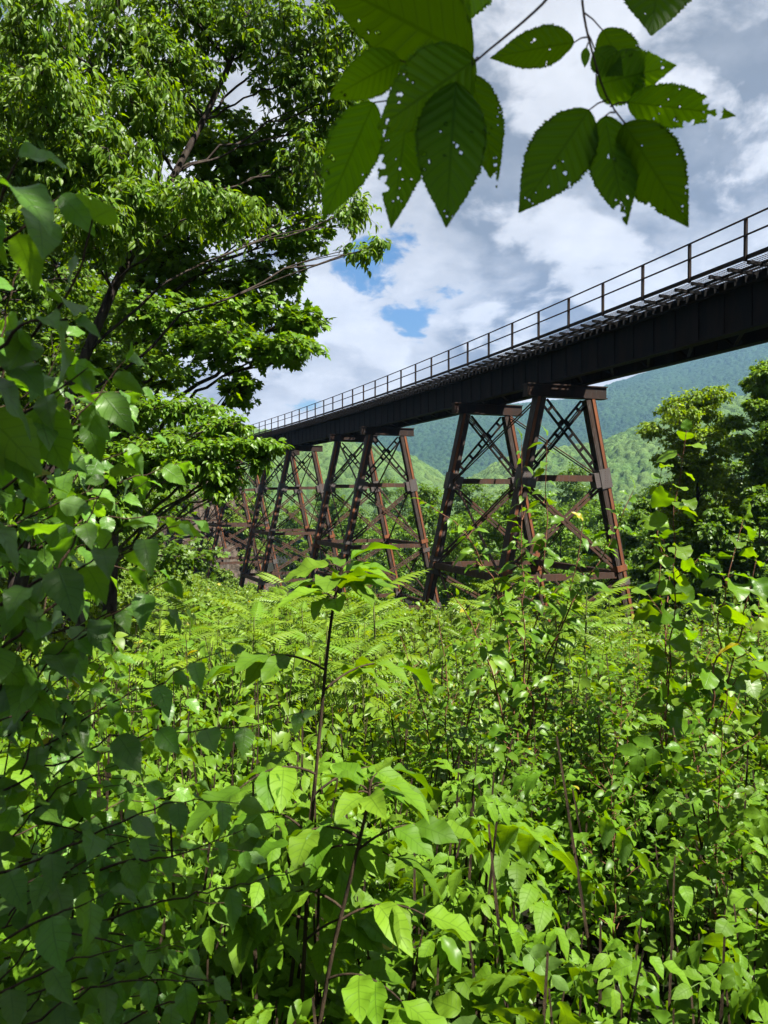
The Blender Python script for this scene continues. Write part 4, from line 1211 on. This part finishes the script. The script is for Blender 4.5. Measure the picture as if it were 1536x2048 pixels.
def thicket():
    kinds = [('poplar_sapling', 'knee-high to man-high young poplar in the sunny thicket on the slope', OVATE, .115, M['leaf_poplar'], M['stem_red'], 'young poplars in the thicket'),
             ('cherry_sapling', 'young red-stemmed sapling with narrow leaves in the sunny thicket', ELL_S, .125, M['leaf_cherry'], M['stem_red'], 'young red-stemmed saplings in the thicket'),
             ('birch_sapling', 'young birch with small pointed leaves in the sunny thicket', OVA_S, .085, M['leaf_poplar'], M['stem_dark'], 'young birches in the thicket')]
    protos = []
    for nm, lb, tpl, sz, lm, sm, gp in kinds:
        for v in range(3):
            H = 1.9
            def fn(wood, lv, b):
                for st in range(1 + v % 2):
                    w = rng.normal(0, .10, 2)
                    P = np.array([(st * .05, 0, -.2), (w[0] * .4, w[1] * .4, H * .4), (w[0], w[1], H * .75), (w[0] * 1.3 + rng.normal(0, .05), w[1] * 1.2, H * (1 - .15 * st))])
                    shoot(wood, lv, P, .0085, .075, tpl, sz, np.zeros(3), start=.42, droop=.35)
                    R = resample(P, 30)
                    nb = 17
                    for k in range(nb):
                        f = .25 + .7 * (k + rng.random() * .6) / nb
                        p = R[int(f * 29)]; a = k * 2.4 + rng.random() * .6
                        d = np.array([math.cos(a), math.sin(a), .65]); L = .68 * (1.12 - f) * rng.uniform(.6, 1.15) + .10
                        e = p + unit(d) * L
                        shoot(wood, lv, bez(p, (p + e) / 2 - (0, 0, .02), e + (0, 0, .03), 4), .0035, .055, tpl, sz * .9, np.zeros(3), start=.2, droop=.3, sides=4)
            protos.append((plant(nm, lb, 'sapling', (0, 0, 0), fn, lm, sm, gp)))
    used = set(); placed = []
    n = 0; tries = 0
    while n < 135 and tries < 5000:
        tries += 1
        D = rng.uniform(3.0, 13.0)
        px = rng.uniform(800, 1640)
        if px < 980 and D < 5.5: continue
        x, y = (px - 768) / F * D, D
        if any((x - a) ** 2 + (y - b) ** 2 < .36 ** 2 for a, b in placed): continue
        g = gz(x, y)
        # the tops of the thicket make a line that falls gently away
        top_py = np.interp(px, [800, 950, 1100, 1300, 1450, 1640], [1330, 1270, 1265, 1235, 1190, 1150]) + rng.uniform(-30, 150) + max(0, (5.5 - D)) * 85
        H = (992 - top_py) / F * D - g
        if H < .5: continue
        sc = float(np.clip(H / 1.9, .35, 1.6))
        i = int(rng.choice(9, p=[.16, .16, .14, .12, .12, .06, .10, .08, .06]))
        loc = (x, y, g)
        if i not in used:
            used.add(i); o = protos[i]; o.location = loc; o.scale = (sc,) * 3; o.rotation_euler = (0, 0, rng.random() * 6.28)
        else:
            dup(protos[i], loc, rng.random() * 6.28, sc)
        placed.append((x, y)); n += 1
thicket()

# ------------------------------------------------------------------ sumac and other feathery shrubs
def sumacs():
    def mk(seed):
        def fn(wood, lv, b):
            H = 1.5
            for st in range(2):
                w = rng.normal(0, .18, 2)
                P = np.array([(0, 0, -.2), (w[0] * .5, w[1] * .5, H * .5), (w[0], w[1], H * (1 - .2 * st))])
                R = resample(P, 16)
                tubes(wood, R, np.linspace(.014, .007, 16), 6)
                n = 11
                k = np.arange(n)
                pos = R[np.clip((16 * (.55 + .45 * k / n)).astype(int), 0, 15)]
                a = k * 2.4 + seed
                el = np.interp(k / n, [0, 1], [.1, 1.1])
                Y = np.stack([np.cos(a), np.sin(a), el], 1)
                leaves(lv, SUMAC, pos, Y, np.array([0, 0, 1.0]) + rng.normal(0, .15, (n, 3)), .50 * (.8 + .4 * rng.random(n)))
        return fn
    protos = [plant('sumac_shrub', 'feathery sumac shrub with long ladder-like leaves on the slope', 'shrub', (0, 0, 0), mk(i), M['leaf_sumac'], M['stem_green'], 'sumac shrubs in front of the trestle') for i in range(3)]
    used = set(); n = 0; placed = []
    while n < 60:
        D = rng.uniform(6.5, 22); px = rng.uniform(300, 760)
        if rng.random() < .25: px = rng.uniform(880, 1300); D = rng.uniform(8, 16)
        x, y = (px - 768) / F * D, D
        if any((x - a) ** 2 + (y - b) ** 2 < .55 ** 2 for a, b in placed): continue
        g = gz(x, y)
        i = int(rng.integers(0, 3)); sc = float(np.clip(((992 - rng.uniform(1160, 1300)) / F * D - g) / 1.6, .4, 1.25))
        if i not in used:
            used.add(i); o = protos[i]; o.location = (x, y, g); o.scale = (sc,) * 3
        else: dup(protos[i], (x, y, g), rng.random() * 6.28, sc)
        placed.append((x, y)); n += 1
    # fern-like seedlings low at the right
    def fern(wood, lv, b):
        n = 9; k = np.arange(n); a = k * 2.4
        tubes(wood, np.array([(0, 0, -.1), (0, 0, .12), (.01, 0, .2)]), np.array([.006, .005, .004]), 5)
        leaves(lv, FERN, np.tile((0, 0, .16), (n, 1)), np.stack([np.cos(a), np.sin(a), np.full(n, .55)], 1), np.tile((0, 0, 1.0), (n, 1)), .22 * (.8 + .4 * rng.random(n)))
    p = plant('fern', 'small bright fern in the dark gaps low on the slope', 'fern', (0, 0, 0), fern, M['leaf_sumac'], M['stem_green'], 'ferns low on the slope')
    spots = [(1330, 1880, 3.3), (1420, 1930, 3.1), (160, 1930, 2.6), (1480, 1830, 3.4)]
    for j, (px, py, D) in enumerate(spots):
        x, y, z = W(px, py, D); g = gz(x, y)
        if j == 0: p.location = (x, y, g + .06)
        else: dup(p, (x, y, g + .05), rng.random() * 6.28, rng.uniform(.8, 1.2))
sumacs()

# ------------------------------------------------------------------ undergrowth: nobody could count it
def undergrowth():
    def band(d0, d1, dens, hmin, hmax, size, tpl, per, lm, name, label, keep=None, x0=-250, x1=1790, seed=31, gap=.3):
        N_ = int(dens * (d1 ** 2 - d0 ** 2) / 2 * (x1 - x0) / F)
        D = np.sqrt(rng.uniform(d0 ** 2, d1 ** 2, N_)); px = rng.uniform(x0, x1, N_)
        x, y = (px - 768) / F * D, D
        if keep is not None:
            k = keep(x, y, px, D); x, y, px, D = x[k], y[k], px[k], D[k]; N_ = len(x)
        g = local_ground(x, y)
        cl_ = np.clip(fbm(x * .6, y * .6, 4, seed) * 2.4 + .6, .08, 1)
        k = cl_ > rng.uniform(-.2, gap, N_); x, y, g, cl_ = x[k], y[k], g[k], np.maximum(cl_[k], .3); N_ = len(x)
        H = (hmin + (hmax - hmin) * rng.random(N_)) * cl_
        lean = rng.normal(0, .12, (N_, 2))
        mb, st = MB(), MB()
        b = np.stack([x, y, g - .05], -1); t = np.stack([x + lean[:, 0] * H, y + lean[:, 1] * H, g + H], -1)
        tubes(st, np.stack([b, (b + t) / 2, t], 1), np.tile([.006, .005, .003], (N_, 1)) * (.6 + size * 4), 3)
        f = np.clip(1 - rng.random((N_, per)) ** 1.6 * .8, 0, 1)
        P = b[:, None] + (t - b)[:, None] * f[..., None]
        a = rng.random((N_, 1)) * 6.28 + np.arange(per)[None] * 2.4 + rng.normal(0, .3, (N_, per))
        r = np.stack([np.cos(a), np.sin(a), np.zeros_like(a)], -1)
        P = P + r * size * (.2 + .5 * rng.random((N_, per, 1)))
        Y = r + rng.normal(0, .35, P.shape) - np.array([0, 0, .25])
        Z = np.array([0, 0, 1.0]) + rng.normal(0, .42, P.shape)
        S = size * (.5 + .6 * rng.random((N_, per))) * (.65 + .6 * rng.random((N_, 1)))
        hue = np.clip(.5 * rng.random((N_, per)) + .5 * np.clip(fbm(x * .7, y * .7, 3, 8) * 1.5 + .5, 0, 1)[:, None], 0, 1)
        leaves(mb, tpl, P.reshape(-1, 3), Y.reshape(-1, 3), Z.reshape(-1, 3), S.ravel(), np.stack([hue, rng.random((N_, per))], -1).reshape(-1, 2))
        o = mb.build(name, lm, smooth=True); o['kind'] = 'stuff'; o['label'] = label; o['category'] = 'undergrowth'
        s_ = st.build('stalks', M['stem_dark'], o); s_['kind'] = 'stuff'
    near = lambda x, y, px, D: (px < 1010) | (rng.random(len(x)) < .30)
    band(1.8, 4.8, 72, .30, .95, .095, OVATE, 9, M['leaf_herb'], 'undergrowth', 'knee-high broad-leaved undergrowth just below the camera', near, gap=.1)
    band(1.8, 4.8, 54, .25, .85, .10, ELLIP, 9, M['leaf_cherry'], 'undergrowth', 'undergrowth with long wavy leaves among the broad ones below the camera', near, seed=47, gap=.5)
    band(1.8, 5.5, 26, .35, 1.0, .175, [RUBUS], 7, M['leaf_herb'], 'undergrowth', 'bramble-like undergrowth with leaves in fives below the camera', near, seed=53, gap=.6)
    band(1.8, 5.0, 90, .06, .30, .075, [OVA_S, ELL_S], 7, M['leaf_maple'], 'undergrowth', 'ankle-high dark green ground plants between the stems', gap=.25, seed=61)
    band(4.4, 10, 30, .3, 1.1, .10, [OVA_S, RND_S], 12, M['leaf_herb'], 'undergrowth', 'sunny undergrowth of small green leaves down the slope', lambda x, y, px, D: (px < 900) | (rng.random(len(x)) < .5), gap=.2)
    band(4.4, 12, 14, .4, 1.2, .13, [ELL_S, LAN_S], 14, M['leaf_sumac'], 'undergrowth', 'paler narrow-leaved undergrowth in patches down the slope', seed=71, gap=.6)
    band(9, 26, 9, .4, 1.4, .15, OVA_S, 14, M['leaf_herb_far'], 'undergrowth', 'bright bushy undergrowth in front of the trestle')
    band(24, 75, 4.0, .4, 1.2, .26, OVA_T, 16, M['leaf_herb_far'], 'undergrowth', 'pale undergrowth around the feet of the trestle', x0=-400, x1=1750)
    band(70, 130, 2.2, .4, 1.2, .42, OVA_T, 16, M['leaf_herb_far'], 'undergrowth', 'green undergrowth at the foot of the rocky slope', lambda x, y, px, D: sv(x, y)[0] < 97, x0=100, x1=1700)
undergrowth()

# ------------------------------------------------------------------ the air
def haze():
    m, n = mat('pale_air')
    m.node_tree.nodes.clear()
    v = n('ShaderNodeVolumePrincipled', {'Color': (0.27, 0.50, 0.95, 1), 'Density': 0.00010, 'Anisotropy': 0.2})
    n('ShaderNodeOutputMaterial', {'Volume': v.outputs[0]})
    mb = MB()
    x0, x1, y0, y1, z0, z1 = -3450, 3450, -3450, 3450, -140, 830
    V = [(x, y, z) for z in (z0, z1) for y in (y0, y1) for x in (x0, x1)]
    mb.add(V, [(0, 2, 3, 1), (4, 5, 7, 6), (0, 1, 5, 4), (2, 6, 7, 3), (0, 4, 6, 2), (1, 3, 7, 5)])
    o = mb.build('haze', m); o['kind'] = 'stuff'; o['label'] = 'thin blue summer haze in the valley air'; o['category'] = 'haze'
HAZE = True
if HAZE: haze()
